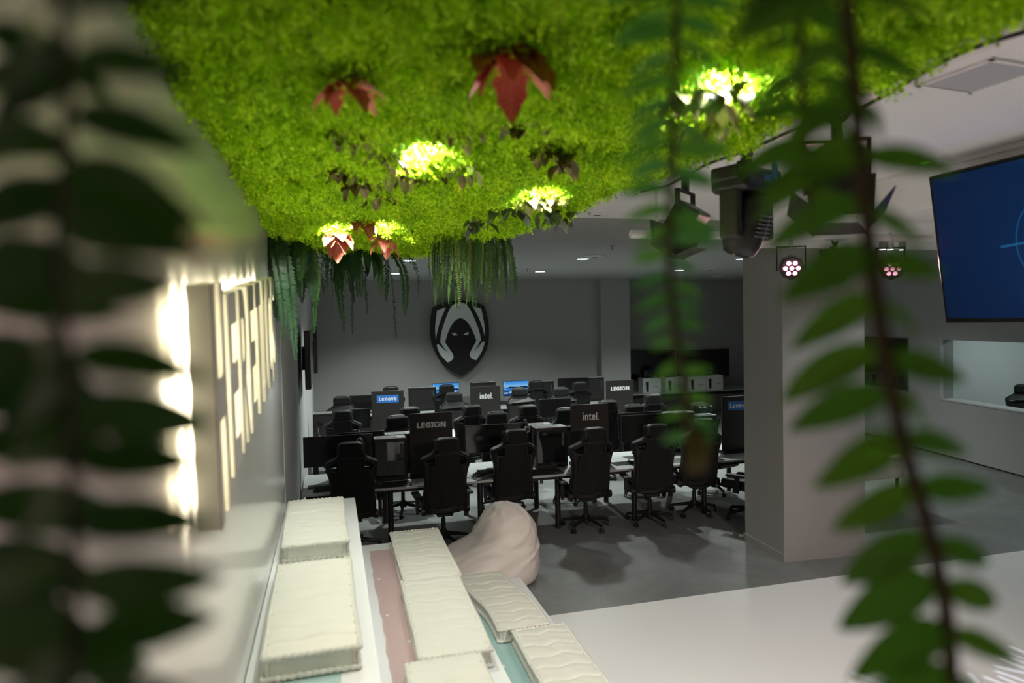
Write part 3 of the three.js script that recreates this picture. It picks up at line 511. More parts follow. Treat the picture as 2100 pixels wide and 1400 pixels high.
// ------------------------------------------------------------------ hooded crest on the back wall
{
  const K = 592, cx = 728, c = onZ(943, 694, -15.97), t = thing('hooded_crest', 'black shield crest with a pale hooded figure on the back wall', 'emblem', [c.x, c.y, -15.97]);
  const P = a => a.map(([x, y]) => new THREE.Vector2((x - cx) / K, -(y - 658) / K)), spl = (a, n = 6) => { const s = new THREE.SplineCurve(P(a)); return s.getPoints(a.length * n); };
  const out = [...spl([[358, 212], [450, 172], [560, 142], [735, 124], [900, 140], [1000, 166], [1082, 205]]), ...spl([[1082, 205], [1112, 300], [1132, 420], [1142, 560], [1130, 720], [1088, 850], [1000, 985], [890, 1085], [740, 1180]]), ...spl([[740, 1180], [600, 1100], [480, 1008], [392, 872], [336, 730], [312, 570], [320, 400], [335, 300], [358, 212]])];
  part('shield', new THREE.ExtrudeGeometry(new THREE.Shape(out), { depth: 0.05, bevelEnabled: true, bevelSize: 0.004, bevelThickness: 0.004, bevelSegments: 1 }), mat(0.008, 0.5), t);
  part('standoff', mg([cy(0.02, 0.02, 0.13).rotateX(Math.PI / 2).translate(0.3, 0.3, -0.065), cy(0.02, 0.02, 0.13).rotateX(Math.PI / 2).translate(-0.3, 0.3, -0.065), cy(0.02, 0.02, 0.13).rotateX(Math.PI / 2).translate(0, -0.5, -0.065)]), M.black, t);
  const pale = mat([0.74, 0.77, 0.76], 0.6), ex = pts => new THREE.ExtrudeGeometry(new THREE.Shape(pts), { depth: 0.008, bevelEnabled: false }).translate(0, 0, 0.054);
  part('hood_side', ex([...P([[410, 262], [535, 218]]), ...spl([[535, 218], [465, 370], [415, 520], [383, 660]]), ...spl([[383, 660], [377, 540], [388, 400], [410, 262]])]), pale, t);
  part('hood_side', ex([...P([[912, 208], [1035, 245]]), ...spl([[1035, 245], [1062, 380], [1084, 520], [1082, 635]]), ...spl([[1082, 635], [1035, 470], [985, 340], [912, 208]])]), pale, t);
  part('hood', ex([...spl([[735, 150], [660, 172], [600, 225], [530, 370], [466, 560], [443, 700]]), ...P([[500, 790], [570, 857], [490, 800], [418, 728], [393, 740]]), ...spl([[393, 740], [430, 850], [480, 920], [541, 985]]), ...spl([[541, 985], [598, 958], [625, 910], [610, 860], [565, 790], [512, 705]]),
    ...spl([[512, 705], [560, 560], [640, 425], [733, 372], [830, 425], [910, 560], [958, 690]]), ...spl([[958, 690], [910, 775], [868, 850], [858, 893], [890, 945], [950, 968]]), ...spl([[950, 968], [1030, 850], [1060, 780], [1077, 715]]), ...P([[1052, 706], [980, 785], [910, 845], [975, 765], [1025, 682]]), ...spl([[1025, 682], [1000, 560], [940, 390], [870, 245], [805, 172], [735, 150]])]), pale, t);
  part('eye', ex(P([[610, 580], [650, 573], [698, 608], [635, 614]])), pale, t); part('eye', ex(P([[855, 572], [815, 573], [768, 608], [838, 608]])), pale, t);
}

// ------------------------------------------------------------------ lamps in the rear ceiling
const discGlow = glow(0xe8f3ff, 6);
function downlight(label, x, z, y = HR, k = LEVEL.rear, col = COL.rear, ang = 1.1, r = 0.095, aim = [0, 0]) {
  const d = thing('downlight', label, 'ceiling light', [x, y, z], 0, 'round downlights');
  part('trim_ring', new THREE.TorusGeometry(r + 0.005, 0.008, 8, 36).rotateX(Math.PI / 2).translate(0, -0.006, 0), M.white, d);
  part('diffuser', cy(r, r, 0.012, 0, -0.008, 0, 36), discGlow, d);
  const s = new THREE.SpotLight(col, k, 0, ang, 0.6, 2); s.shadow.radius = 4; lamp(s, V(x, y - 0.03, z), V(x + aim[0], 0, z + aim[1]));
}
const far = 'round downlight in the rear ceiling ';
downlight(far + 'behind the trailing fern fronds', 1.24, -10.85); downlight(far + 'nearest the back wall behind the fern tips', 1.3, -13.75); downlight(far + 'beside a round air vent', 4.0, -10.45); downlight(far + 'over the crest side of the second row', 4.14, -13.25);
downlight(far + 'next to the column top', 6.87, -10.35); downlight(far + 'over the recess side', 7.1, -12.95);
downlight('round downlight over the side aisle behind the column', 9.0, -10.4, HR, LEVEL.rear * 0.35);
for (const [n, label, px, py, r] of [['air_vent', 'flat round vent beside a downlight in the rear ceiling', 1220, 523.5, 0.16], ['air_vent', 'flat round vent by the column in the rear ceiling', 1455, 550, 0.14], ['air_vent', 'flat round vent above the trailing fern fronds', 843, 526, 0.14], ['air_vent', 'flat round vent near the back wall', 1473, 566, 0.14]]) {
  const p = onY(px, py, HR), v = thing(n, label, 'vent', [p.x, HR, p.z], 0, 'round ceiling vents'); part('vent_disc', new THREE.LatheGeometry([[0, -0.03], [r * 0.5, -0.028], [r, -0.012], [r, 0]].map(q => new THREE.Vector2(...q)), 28), M.lightGrey, v); part('vent_core', cy(r * 0.3, r * 0.3, 0.01, 0, -0.035, 0, 20), M.grey, v);
}
for (const [px, py] of [[1256, 503], [1082, 550]]) { const p = onY(px, py, HR), s = thing('sprinkler', px > 1100 ? 'small sprinkler head in the middle of the rear ceiling' : 'small sprinkler head near the hanging fern bunch', 'sprinkler', [p.x, HR, p.z], 0, 'sprinkler heads'); part('escutcheon', cy(0.035, 0.04, 0.01, 0, -0.005, 0, 18), M.lightGrey, s); part('nozzle', mg([cy(0.008, 0.008, 0.05, 0, -0.03, 0, 8), cy(0.018, 0.018, 0.004, 0, -0.056, 0, 12)]), M.grey, s); }
{ const p = onY(1222, 436, HU), s = thing('smoke_detector', 'small white detector box on the ceiling edge by the greenery', 'detector', [p.x, HU, p.z]); part('detector_body', rb(0.14, 0.03, 0.1, 0, -0.015, 0, 0.006, 1), M.white, s); part('detector_slot', bx(0.06, 0.006, 0.02, 0, -0.032, 0.03), M.black, s); }
{ const a = onY(2010, 155, HU), t = thing('ceiling_grille', 'square grey air grille in the white ceiling', 'vent', [a.x, HU, a.z], 0.1); part('frame', mg([bx(0.34, 0.012, 0.02, 0, -0.006, 0.16), bx(0.34, 0.012, 0.02, 0, -0.006, -0.16), bx(0.02, 0.012, 0.34, 0.16, -0.006, 0), bx(0.02, 0.012, 0.34, -0.16, -0.006, 0)]), M.ceiling, t); part('grille_plate', bx(0.3, 0.006, 0.3, 0, -0.004, 0), M.lightGrey, t); }
// hall lamps in the white ceiling, some added out of frame, and over the side aisle
downlight('small round downlight at the bulkhead edge above the big blue screen', 3.9, -3.75, HU, LEVEL.hall * 0.1, COL.hall, 0.7, 0.03);
downlight('unseen round downlight added in the white ceiling to brighten the near stage', 2.3, -0.5, HU, LEVEL.hall, COL.hall, 0.8, 0.08, [0.1, -1.6]); downlight('unseen round wash light added in the white ceiling behind the seating', 2.6, 1.9, HU, LEVEL.wash, COL.pink2, 0.42, 0.08, [0.6, -6.6]);  // both unseen, added: one brightens the stage, one the fronts of desks and column
downlight('round downlight over the side aisle before the lit opening', 8.3, -5.2, 3.47, LEVEL.hall * 0.12, COL.rear, 1.2);

// ------------------------------------------------------------------ big tilted screen on the bulkhead
{
  const tex = canvasTex(1024, 576, (x, w, h) => {
    const g = x.createRadialGradient(w * 0.45, h * 0.5, 40, w * 0.5, h * 0.5, w * 0.7); g.addColorStop(0, '#00488f'); g.addColorStop(0.6, '#003878'); g.addColorStop(1, '#002a5c'); x.fillStyle = g; x.fillRect(0, 0, w, h);
    x.fillStyle = 'rgba(40,110,180,0.25)'; x.beginPath(); x.moveTo(360, 0); x.lineTo(560, 0); x.lineTo(760, h); x.lineTo(640, h); x.fill(); x.fillStyle = 'rgba(20,80,150,0.35)'; x.beginPath(); x.moveTo(300, 430); x.lineTo(420, 380); x.lineTo(460, 576); x.lineTo(330, 576); x.fill();
    x.strokeStyle = '#1f8fe0'; x.lineWidth = 5; x.beginPath(); x.arc(512, 300, 190, 0, 7); x.stroke(); x.lineWidth = 9; x.strokeStyle = '#2f9df0'; x.beginPath(); x.moveTo(262, 306); x.lineTo(512, 290); x.stroke(); x.beginPath(); x.moveTo(512, 110); x.lineTo(512, 480); x.stroke();
  });
  const W = 1.72, H = 0.985, tl = onX(1893, 368, 3.86), bl = onX(1934, 659, 4.0), t = thing('hanging_screen', 'large tilted television showing a blue picture with a thin circle', 'television', [3.94, (tl.y + bl.y) / 2, bl.z + W / 2 + 0.005]);
  const tilt = new THREE.Matrix4().makeRotationY(-Math.PI / 2).multiply(new THREE.Matrix4().makeRotationX(Math.atan2(0.14, tl.y - bl.y)));
  part('housing', rb(W, H, 0.06, 0, 0, -0.032, 0.01, 2).applyMatrix4(tilt), M.blackGloss, t);
  part('screen', new THREE.PlaneGeometry(W - 0.05, H - 0.06).translate(0, 0.004, 0.001).applyMatrix4(tilt), new THREE.MeshStandardMaterial({ color: 0x05070a, emissive: 0xffffff, emissiveMap: tex, emissiveIntensity: 0.23, roughness: 0.25 }), t);
  part('mount_arm', mg([bx(0.3, 0.08, 0.08, 0.2, 0.1, -0.5), bx(0.3, 0.08, 0.08, 0.2, 0.1, 0.5), bx(0.05, 0.9, 0.1, 0.34, 0.25, -0.5), bx(0.05, 0.9, 0.1, 0.34, 0.25, 0.5)]), M.black, t);
  const L = new THREE.RectAreaLight(0x1c66c0, 0.3, W, H); L.rotation.order = 'YXZ'; L.rotation.set(-0.15, Math.PI / 2, 0); lamp(L, V(3.9, t.position.y, t.position.z));
}

// ------------------------------------------------------------------ stage lights on white pipes
{
  const pipeA = thing('lighting_pipe', 'white lighting pipe running beside the moss panel', 'pipe', [2.0, 3.595, -2.6]);
  part('pipe', new THREE.CylinderGeometry(0.034, 0.034, 2.9, 20).rotateX(Math.PI / 2), M.pipe, pipeA); for (const z of [-1.25, 0.3, 1.35]) part('hanger', cy(0.01, 0.01, 0.14, 0, 0.095, z, 8), M.pipe, pipeA);
  const pipeB = thing('lighting_pipe', 'white lighting pipe crossing in front of the square column', 'pipe', [3.35, 3.33, -4.42]);
  part('pipe', new THREE.CylinderGeometry(0.028, 0.028, 2.6, 18).rotateZ(Math.PI / 2), M.pipe, pipeB); for (const x of [-1.1, 0.6]) part('hanger', cy(0.01, 0.01, 0.44, x, 0.22, 0, 8), M.pipe, pipeB);
  for (let k = 0; k < 4; k++) { const c = tag(part('stage_cable', tube([0, 1, 2, 3, 4, 5, 6, 7].map(i => V(1.95 + [-0.07, -0.02, 0.05, -0.12][k] + 0.012 * noise(i * 1.3, k * 5), [3.64, 3.54, 3.66, 3.69][k] + 0.03 * noise(i * 0.9, k * 3 + 2) - 0.02 * (i % 2), -4.0 + i * 0.38)), 0.007, 60, 6), M.black, scene), ['black cable slung along the white pipe, outermost', 'black cable sagging below the white pipe', 'black cable twisted on top of the white pipe', 'black cable tied along the moss side of the pipe'][k], 'cable', 'cables along the white lighting pipe'); }

  function movingHead(label, p, turn, tiltA, s = 1) {
    const t = thing('moving_head_light', label, 'stage light', p, turn); t.scale.setScalar(s);
    part('clamp', mg([new THREE.TorusGeometry(0.04, 0.012, 8, 20).translate(0, 0.0, 0), rb(0.05, 0.1, 0.04, 0, -0.06, 0, 0.01, 1)]), M.black, t);
    const base = part('base', mg([rb(0.30, 0.115, 0.22, 0, -0.165, 0, 0.03, 3), rb(0.03, 0.07, 0.16, -0.165, -0.135, 0, 0.012, 2), rb(0.03, 0.07, 0.16, 0.165, -0.135, 0, 0.012, 2), rb(0.05, 0.05, 0.06, -0.1, -0.1, 0.06, 0.01, 1)]), M.plastic, t);
    part('display', bx(0.06, 0.03, 0.003, 0.02, -0.155, 0.111), mat([0.05, 0.16, 0.45], 0.3), base); part('cable_loop', new THREE.TorusGeometry(0.035, 0.008, 8, 20).rotateY(0.4).translate(0.06, -0.12, 0.12), M.blueAccent, base);
    for (const q of [-1, 1]) part('yoke_arm', rb(0.045, 0.25, 0.12, q * 0.125, -0.325, 0, 0.02, 2), M.plastic, t);
    const m = new THREE.Matrix4().makeTranslation(0, -0.37, 0).multiply(new THREE.Matrix4().makeRotationX(tiltA));
    const head = part('head', new THREE.LatheGeometry([[0, 0.15], [0.06, 0.148], [0.085, 0.12], [0.1, 0.04], [0.1, -0.04], [0.09, -0.11], [0.075, -0.15], [0, -0.152]].map(q => new THREE.Vector2(...q)), 28).scale(1, 1, 1.05).applyMatrix4(m), M.black, t);
    const sl = []; for (let k = 0; k < 6; k++) sl.push(bx(0.09, 0.006, 0.012, 0, 0.06 - k * 0.02, 0.104)); part('vent_slats', mg(sl).applyMatrix4(m), M.grey, head);
    part('lens', cy(0.062, 0.062, 0.012, 0, -0.153, 0, 28).applyMatrix4(m), M.glass, head); return t;
  }
  const a = onX(1530, 322, 2.0); movingHead('large black moving head light hanging on the white pipe', [2.0, 3.56, a.z], 0.35, 0.35, 0.98);
  function barnLight(label, p, turn, tiltA) {
    const t = thing('barn_door_light', label, 'stage light', p, turn);
    part('clamp', mg([new THREE.TorusGeometry(0.04, 0.012, 8, 20), rb(0.04, 0.1, 0.04, 0, -0.07, 0, 0.008, 1)]), M.black, t);
    part('yoke', mg([rb(0.012, 0.22, 0.03, -0.12, -0.22, 0, 0.004, 1), rb(0.012, 0.22, 0.03, 0.12, -0.22, 0, 0.004, 1), rb(0.25, 0.012, 0.03, 0, -0.115, 0, 0.004, 1)]), M.black, t);
    const m = new THREE.Matrix4().makeTranslation(0, -0.29, 0).multiply(new THREE.Matrix4().makeRotationX(tiltA));
    const b = part('lamp_body', rb(0.21, 0.2, 0.16, 0, 0, 0, 0.02, 2).applyMatrix4(m), M.plastic, t); part('lens', bx(0.17, 0.005, 0.12, 0, -0.101, 0).applyMatrix4(m), M.glass, b);
    for (const [w, d, x, z, rx, rz] of [[0.2, 0.15, 0, 0.11, -0.9, 0], [0.2, 0.15, 0, -0.11, 0.9, 0], [0.15, 0.15, 0.14, 0, 0, 0.9], [0.15, 0.15, -0.14, 0, 0, -0.9]]) part('barn_door', new THREE.BoxGeometry(w, 0.004, d).rotateX(rx).rotateZ(rz).translate(x, -0.14, z).applyMatrix4(m), M.black, b);
  }
  const b1 = onX(1405, 352, 2.0), b2 = onX(1716, 290, 2.0);
  barnLight('black barn-door stage light beside the large moving head, further along', [2.0, 3.58, b1.z], 0.7, 0.6); barnLight('black barn-door stage light behind the broad hanging vine', [2.0, 3.56, b2.z], -0.5, -0.5);
  function par(label, x, turn, lit, tiltA) {
    const t = thing('par_light', label, 'stage light', [x, 3.33, -4.42], turn);
    part('clamp', mg([new THREE.TorusGeometry(0.034, 0.01, 8, 18).rotateY(Math.PI / 2), rb(0.03, 0.06, 0.03, 0, -0.05, 0, 0.006, 1)]), M.lightGrey, t);
    part('yoke', mg([rb(0.01, 0.18, 0.025, -0.1, -0.165, 0, 0.003, 1), rb(0.01, 0.18, 0.025, 0.1, -0.165, 0, 0.003, 1), rb(0.21, 0.01, 0.025, 0, -0.078, 0, 0.003, 1)]), M.black, t);
    const m = new THREE.Matrix4().makeTranslation(0, -0.22, 0).multiply(new THREE.Matrix4().makeRotationX(tiltA));
    const b = part('lamp_body', new THREE.LatheGeometry([[0, -0.07], [0.06, -0.065], [0.085, -0.02], [0.09, 0.075], [0.082, 0.078], [0.08, 0.06], [0, 0.06]].map(q => new THREE.Vector2(...q)), 8).rotateX(Math.PI / 2).applyMatrix4(m), M.plastic, t);
    const lg = glow(0xff9fc0, lit); for (let k = 0; k < 7; k++) { const a = k * 1.047, r = k < 6 ? 0.044 : 0; part('led', new THREE.SphereGeometry(0.0165, 12, 8).scale(1, 1, 0.5).translate(Math.cos(a) * r, Math.sin(a) * r, 0.066).applyMatrix4(m), lg, b); }
    t.updateMatrixWorld(); const o = V(0, 0, 0.14).applyMatrix4(m).applyMatrix4(t.matrixWorld), d = V(0, 0, 3).applyMatrix4(m).applyMatrix4(t.matrixWorld);
    const s = new THREE.SpotLight(COL.pink, LEVEL.par * lit / 6, 0, 0.75, 0.7, 2); s.shadow.radius = 4; lamp(s, o, d);
  }
  par('black LED can light glowing pink in front of the column corner', onZ(1622, 540, -4.42).x, -0.55, 6, 0.35);
  par('black LED can light glowing pink beside the big blue screen', onZ(1826, 545, -4.42).x, -0.5, 3, 0.45);
  movingHead('small black moving light between the two pink can lights', [onZ(1712, 500, -4.42).x, 3.30, -4.42], 0.1, -0.5, 0.62);
  // track spots
  const tp = onZ(1832, 476, -5.6), tr = thing('track_light', 'ceiling track with three small white spots behind the hanging vine', 'track light', [tp.x, 3.46, -5.6]);
  part('rail', rb(0.9, 0.03, 0.035, 0, 0, 0, 0.004, 1), M.lightGrey, tr);
  [-0.13, -0.04, 0.11].forEach((x, i) => { const c = part('spot_head', cy(0.03, 0.034, 0.08, x, -0.05, 0, 16), M.grey, tr); part('spot_lens', cy(0.028, 0.028, 0.006, x, -0.092, 0, 16), glow(0xf4f8ff, 6), c); });
  const s = new THREE.SpotLight(0xf4f8ff, 4, 0, 0.9, 0.6, 2); lamp(s, V(tp.x, 3.35, -5.6), V(tp.x, 0, -6.2));
}

// ------------------------------------------------------------------ lettering on the glossy left wall
{
  const font = await new FontLoader().loadAsync('fonts/droid/droid_sans_bold.typeface.json');
  const letters = 'HERETICS', face = mat([0.40, 0.41, 0.38], 0.45), side = mat([0.80, 0.78, 0.68], 0.45), back = Object.assign(glow(0xfff0cf, 30), { side: THREE.DoubleSide });
  const g = thing('wall_lettering', 'halo-lit raised grey lettering on the glossy left wall', 'sign', [WL + 0.012, 0, 0]);
  const cell = 0.268, z0 = -1.93;
  [...letters].forEach((ch, i) => {
    const shapes = font.generateShapes(ch, 1), ext = d => new THREE.ExtrudeGeometry(shapes, { depth: d, bevelEnabled: false, curveSegments: 5 }), tg = ext(0.056); tg.computeBoundingBox();
    const bb = tg.boundingBox, sw = (ch === 'I' ? 0.08 : 0.205) / (bb.max.x - bb.min.x), sh = (i === 0 ? 0.66 : 0.56) / (bb.max.y - bb.min.y);
    const fit = q => q.translate(-(bb.max.x + bb.min.x) / 2, -bb.min.y, 0).scale(sw, sh, 1);
    const zc = z0 - cell * (i + 0.5), base = 2.255 + 0.095 * (-zc + z0) - (i === 0 ? 0.06 : 0);
    const put = q => q.rotateZ(0.09).rotateY(Math.PI / 2).translate(0, base, zc);
    // hollow channel letter: returns only, a face plate, and a glowing plate inside that shines back onto the wall
    const sg = tg.groups.find(q => q.materialIndex === 1), shell = new THREE.BufferGeometry();
    for (const k of ['position', 'normal', 'uv']) { const at = tg.attributes[k], n = at.itemSize; shell.setAttribute(k, new THREE.Float32BufferAttribute(at.array.slice(sg.start * n, (sg.start + sg.count) * n), n)); }
    const l = part('letter', put(fit(shell).translate(0, 0, 0.034)), side, g);
    part('letter_face', put(fit(ext(0.004)).translate(0, 0, 0.090)), face, l);
    part('letter_glow', put(fit(new THREE.ShapeGeometry(shapes, 5)).scale(1, 1, 1).translate(0, 0, 0.056)), back, l);
    const L = new THREE.RectAreaLight(0xfff0cf, LEVEL.sign, 0.16, 0.46); L.rotation.y = Math.PI / 2; lamp(L, V(WL + 0.012 + 0.054, base + 0.28, zc));
  });
}

// ------------------------------------------------------------------ pattern projector over the stage, outside the frame: a lamp behind a slotted plate
{
  const S = V(3.4, 3.42, -0.9), seg = [[1748, 1378, 1832, 1412], [1785, 1368, 1850, 1410], [1820, 1373, 1856, 1402], [1838, 1364, 1860, 1387], [1744, 1398, 1776, 1410], [2072, 1326, 2112, 1343], [2065, 1338, 2112, 1357], [2046, 1349, 2112, 1375], [2040, 1366, 2112, 1383], [2072, 1349, 2112, 1363], [2042, 1376, 2112, 1401], [2018, 1388, 2062, 1405], [2048, 1387, 2100, 1409], [1990, 1380, 2012, 1409], [1965, 1390, 1985, 1412]];
  const T = onY(1960, 1400, 0.016), d = T.clone().sub(S).normalize(), q = new THREE.Quaternion().setFromUnitVectors(V(0, 0, -1), d), U = V(1, 0, 0).applyQuaternion(q), W = V(0, 1, 0).applyQuaternion(q), D = 0.12;
  const pj = p => { const r = p.clone().sub(S); r.multiplyScalar(D / r.dot(d)); return new THREE.Vector2(r.dot(U), r.dot(W)); };
  const sh = new THREE.Shape([[-0.07, -0.07], [0.07, -0.07], [0.07, 0.07], [-0.07, 0.07]].map(p => new THREE.Vector2(...p)));
  for (const [x0, y0, x1, y1] of seg) { const a = pj(onY(x0, y0, 0.016)), b = pj(onY(x1, y1, 0.016)), n = new THREE.Vector2(-(b.y - a.y), b.x - a.x).normalize().multiplyScalar(0.00052); sh.holes.push(new THREE.Path([a.clone().add(n), b.clone().add(n), b.clone().sub(n), a.clone().sub(n)])); }
  const t = thing('pattern_projector', 'black pattern projector hung from the ceiling over the stage', 'stage light', S); t.quaternion.copy(q);
  part('slotted_plate', new THREE.ExtrudeGeometry(sh, { depth: 0.0004, bevelEnabled: false }).translate(0, 0, -D), M.black, t);
  part('barrel', mg([bx(0.004, 0.144, 0.2, -0.07, 0, -0.025), bx(0.004, 0.144, 0.2, 0.07, 0, -0.025), bx(0.144, 0.004, 0.2, 0, -0.07, -0.025), bx(0.144, 0.004, 0.2, 0, 0.07, -0.025), bx(0.144, 0.144, 0.004, 0, 0, 0.075)]), M.black, t);
  part('hanger', bar(V(0, 0, 0), V(0, HU - S.y, 0).applyQuaternion(q.clone().invert()), 0.01, 8), M.black, t);
  const s = new THREE.SpotLight(0xdde4ff, 95, 0, 0.42, 0.1, 2); s.shadow.radius = 0.02; lamp(s, S, T);
}

// ------------------------------------------------------------------ moss ceiling panel
const mossEdgeX = z => z > -3.2 ? 1.60 + 0.06 * noise(z * 2.1, 4) : z > -4.4 ? 1.56 - 0.12 * (-3.2 - z) / 1.2 + 0.05 * noise(z * 3, 4) : 1.44 - 0.62 * Math.pow((-4.4 - z) / 1.5, 1.3) + 0.05 * noise(z * 4, 4);
const mossZ1 = -5.88, mossZ0 = 1.6;
const LAMPS = [[0.36, -2.60, 1], [1.09, -3.42, 1], [0.05, -4.60, 1], [0.36, -4.62, 0.8], [1.10, -1.72, 1]];
const mossY = (x, z) => 3.475 + 0.06 * noise(x * 2.6, z * 2.6, 1.5) + 0.055 * noise(x * 7, z * 7, 7) + 0.045 * noise(x * 15, z * 15, 3) - 0.05 * clamp((-z - 4.6) / 1.2) + 0.10 * clamp((x - mossEdgeX(z) + 0.16) / 0.16) ** 2;
{
  const t = thing('moss_ceiling', 'large panel of bright green moss foliage over the bleachers', 'moss panel');
  const nx = 24, nz = 84, pos = [], idx = [];
  for (let side = 0; side < 2; side++) for (let j = 0; j <= nz; j++) for (let i = 0; i <= nx; i++) { const z = mossZ0 + (mossZ1 + 0.06 - mossZ0) * j / nz, x = WL + 0.02 + (mossEdgeX(z) - 0.05 - WL - 0.02) * i / nx; pos.push(x, side ? HU - 0.02 : mossY(x, z) + 0.025, z); }
  const n1 = (nx + 1) * (nz + 1); for (let j = 0; j < nz; j++) for (let i = 0; i < nx; i++) { const a = j * (nx + 1) + i, b = a + 1, c = a + nx + 1, d = c + 1; idx.push(a, b, c, b, d, c, a + n1, c + n1, b + n1, b + n1, c + n1, d + n1); }
  for (let j = 0; j < nz; j++) for (const i of [0, nx]) { const a = j * (nx + 1) + i, c = a + nx + 1; idx.push(a, c, a + n1, c, c + n1, a + n1); }
  for (let i = 0; i < nx; i++) for (const j of [0, nz]) { const a = j * (nx + 1) + i, b = a + 1; idx.push(a, b, a + n1, b, b + n1, a + n1); }
  const g = new THREE.BufferGeometry(); g.setAttribute('position', new THREE.Float32BufferAttribute(pos, 3)); g.setIndex(idx); g.computeVertexNormals(); g.setAttribute('uv', new THREE.Float32BufferAttribute(pos.length / 3 * 2, 2));
  part('backing_board', g, mat([0.02, 0.05, 0.006], 0.95), t);
  // feathery sprigs: a hanging stem with short side twigs and tiny leaflets
  const sprig = (sd) => {
    const P = [], tri = (a, b, c) => P.push(a.x, a.y, a.z, b.x, b.y, b.z, c.x, c.y, c.z), keep = seed; seed = sd;
    const twig = (o, d, L, n) => { const s = V(rr(-1, 1), rr(-1, 1), rr(-1, 1)).cross(d).normalize(); tri(o, o.clone().addScaledVector(s, 0.0012), o.clone().addScaledVector(d, L));
      for (let k = 1; k <= n; k++) { const b = o.clone().addScaledVector(d, L * k / n), q = s.clone().applyAxisAngle(d, rr(0, 6.28)), e = d.clone().multiplyScalar(0.6).add(q).normalize(), w = e.clone().cross(q.clone().cross(d)).normalize(), ll = rr(0.006, 0.0115); const m = b.clone().addScaledVector(e, ll * 0.5); tri(b, m.clone().addScaledVector(w, 0.0026), b.clone().addScaledVector(e, ll)); tri(b, b.clone().addScaledVector(e, ll), m.clone().addScaledVector(w, -0.0026)); } };
    const D = V(0, -1, 0); for (let k = 0; k < 4; k++) { const o = V(0, -0.012 * k, 0), a = rr(0, 6.28), d = V(Math.cos(a) * 0.8, -rr(0.5, 1.1), Math.sin(a) * 0.8).normalize(); twig(o, d, rr(0.02, 0.034), 5); } twig(V(0, 0, 0), D, 0.055, 6);
    seed = keep; const q = new THREE.BufferGeometry(); q.setAttribute('position', new THREE.Float32BufferAttribute(P, 3)); q.computeVertexNormals(); q.setAttribute('uv', new THREE.Float32BufferAttribute(new Float32Array(P.length / 3 * 2), 2)); return q;
  };
  const sm = mat(1, 0.75); const N = 30000;
  for (let v = 0; v < 3; v++) {
    const im = new THREE.InstancedMesh(sprig(777 + v * 31), sm, N); im.name = 'moss_sprigs'; im.userData.kind = 'stuff'; shadows(im); const q = new THREE.Quaternion(), m = new THREE.Matrix4(), e = new THREE.Euler(), c = new THREE.Color();
    for (let i = 0; i < N; i++) {
      const z = i < N * 0.93 ? rr(mossZ1, -0.9) : rr(-0.9, mossZ0), ex = mossEdgeX(z), x = rnd() < 0.06 ? ex - rr(-0.02, 0.07) : rr(WL + 0.03, ex - 0.01), over = clamp((x - ex + 0.10) / 0.12), s = (LAMPS.some(l => Math.hypot(l[0] - x, l[1] - z) < 0.075) ? 0.25 : rr(0.75, 1.95)) * (1 + over * 0.4);
      const front = clamp((mossZ1 + 0.12 - z) / 0.1); e.set(rr(-0.6, 0.6) + front * 0.5, rr(0, 6.28), rr(-0.6, 0.6)); q.setFromEuler(e); if (over > 0) q.premultiply(new THREE.Quaternion().setFromAxisAngle(V(0, 0, 1), over * rr(0.1, 0.9)));
      m.compose(V(x, mossY(x, z) + rr(-0.005, 0.03) - (rnd() < 0.25 ? rr(0, 0.02) : 0), z), q, V(s, s, s)); im.setMatrixAt(i, m);
      const k = noise(x * 3.2, z * 3.2, 20 + v) * 0.5 + 1.2 * noise(x * 16, z * 16, 11) + rr(-0.55, 0.4); c.setRGB(clamp(0.50 + 0.28 * k, 0.03), clamp(0.84 + 0.38 * k, 0.1, 0.97), 0.006); im.setColorAt(i, c);
    }
    t.add(im);
  }
}

// ------------------------------------------------------------------ leaves: one gridded blade, bent, folded
function bladeGeo(o = {}) { // along +x, length 1, width along z
  const n = o.n ?? 10, m = o.m ?? 4, w = o.w ?? 0.2, P = [], U = [], I = [];
  for (let i = 0; i <= n; i++) for (let j = 0; j <= m; j++) {
    const t = i / n, s = j / m * 2 - 1, hw = w * Math.pow(Math.sin(Math.PI * Math.pow(t, o.skew ?? 0.8)), o.pow ?? 0.75) * (1 + (o.wavy ?? 0) * Math.sin(t * 22 + s));
    const a = (o.curl ?? 0.3) * t; P.push(Math.sin(a) / Math.max(o.curl ?? 0.3, 1e-3), -(1 - Math.cos(a)) / Math.max(o.curl ?? 0.3, 1e-3) + (o.fold ?? 0.25) * Math.abs(s) * hw + (o.wavy ?? 0) * 0.4 * hw * Math.sin(t * 16) * s, s * hw); U.push(t, j / m);
  }
  for (let i = 0; i < n; i++) for (let j = 0; j < m; j++) { const a = i * (m + 1) + j; I.push(a, a + 1, a + m + 1, a + 1, a + m + 2, a + m + 1); }
  const g = new THREE.BufferGeometry(); g.setAttribute('position', new THREE.Float32BufferAttribute(P, 3)); g.setAttribute('uv', new THREE.Float32BufferAttribute(U, 2)); g.setIndex(I); g.computeVertexNormals(); return g;
}
function orient(m, at, dir, up, size) { const x = dir.clone().normalize(), z = x.clone().cross(up).normalize(), y = z.clone().cross(x); m.matrixAutoUpdate = true; m.position.copy(at); m.quaternion.setFromRotationMatrix(new THREE.Matrix4().makeBasis(x, y, z)); m.scale.setScalar(size); return m; }
const leafMat = (r, g, b, rough = 0.5, o = {}) => new THREE.MeshPhysicalMaterial({ color: lin(r, g, b), roughness: rough, side: THREE.DoubleSide, ...o });
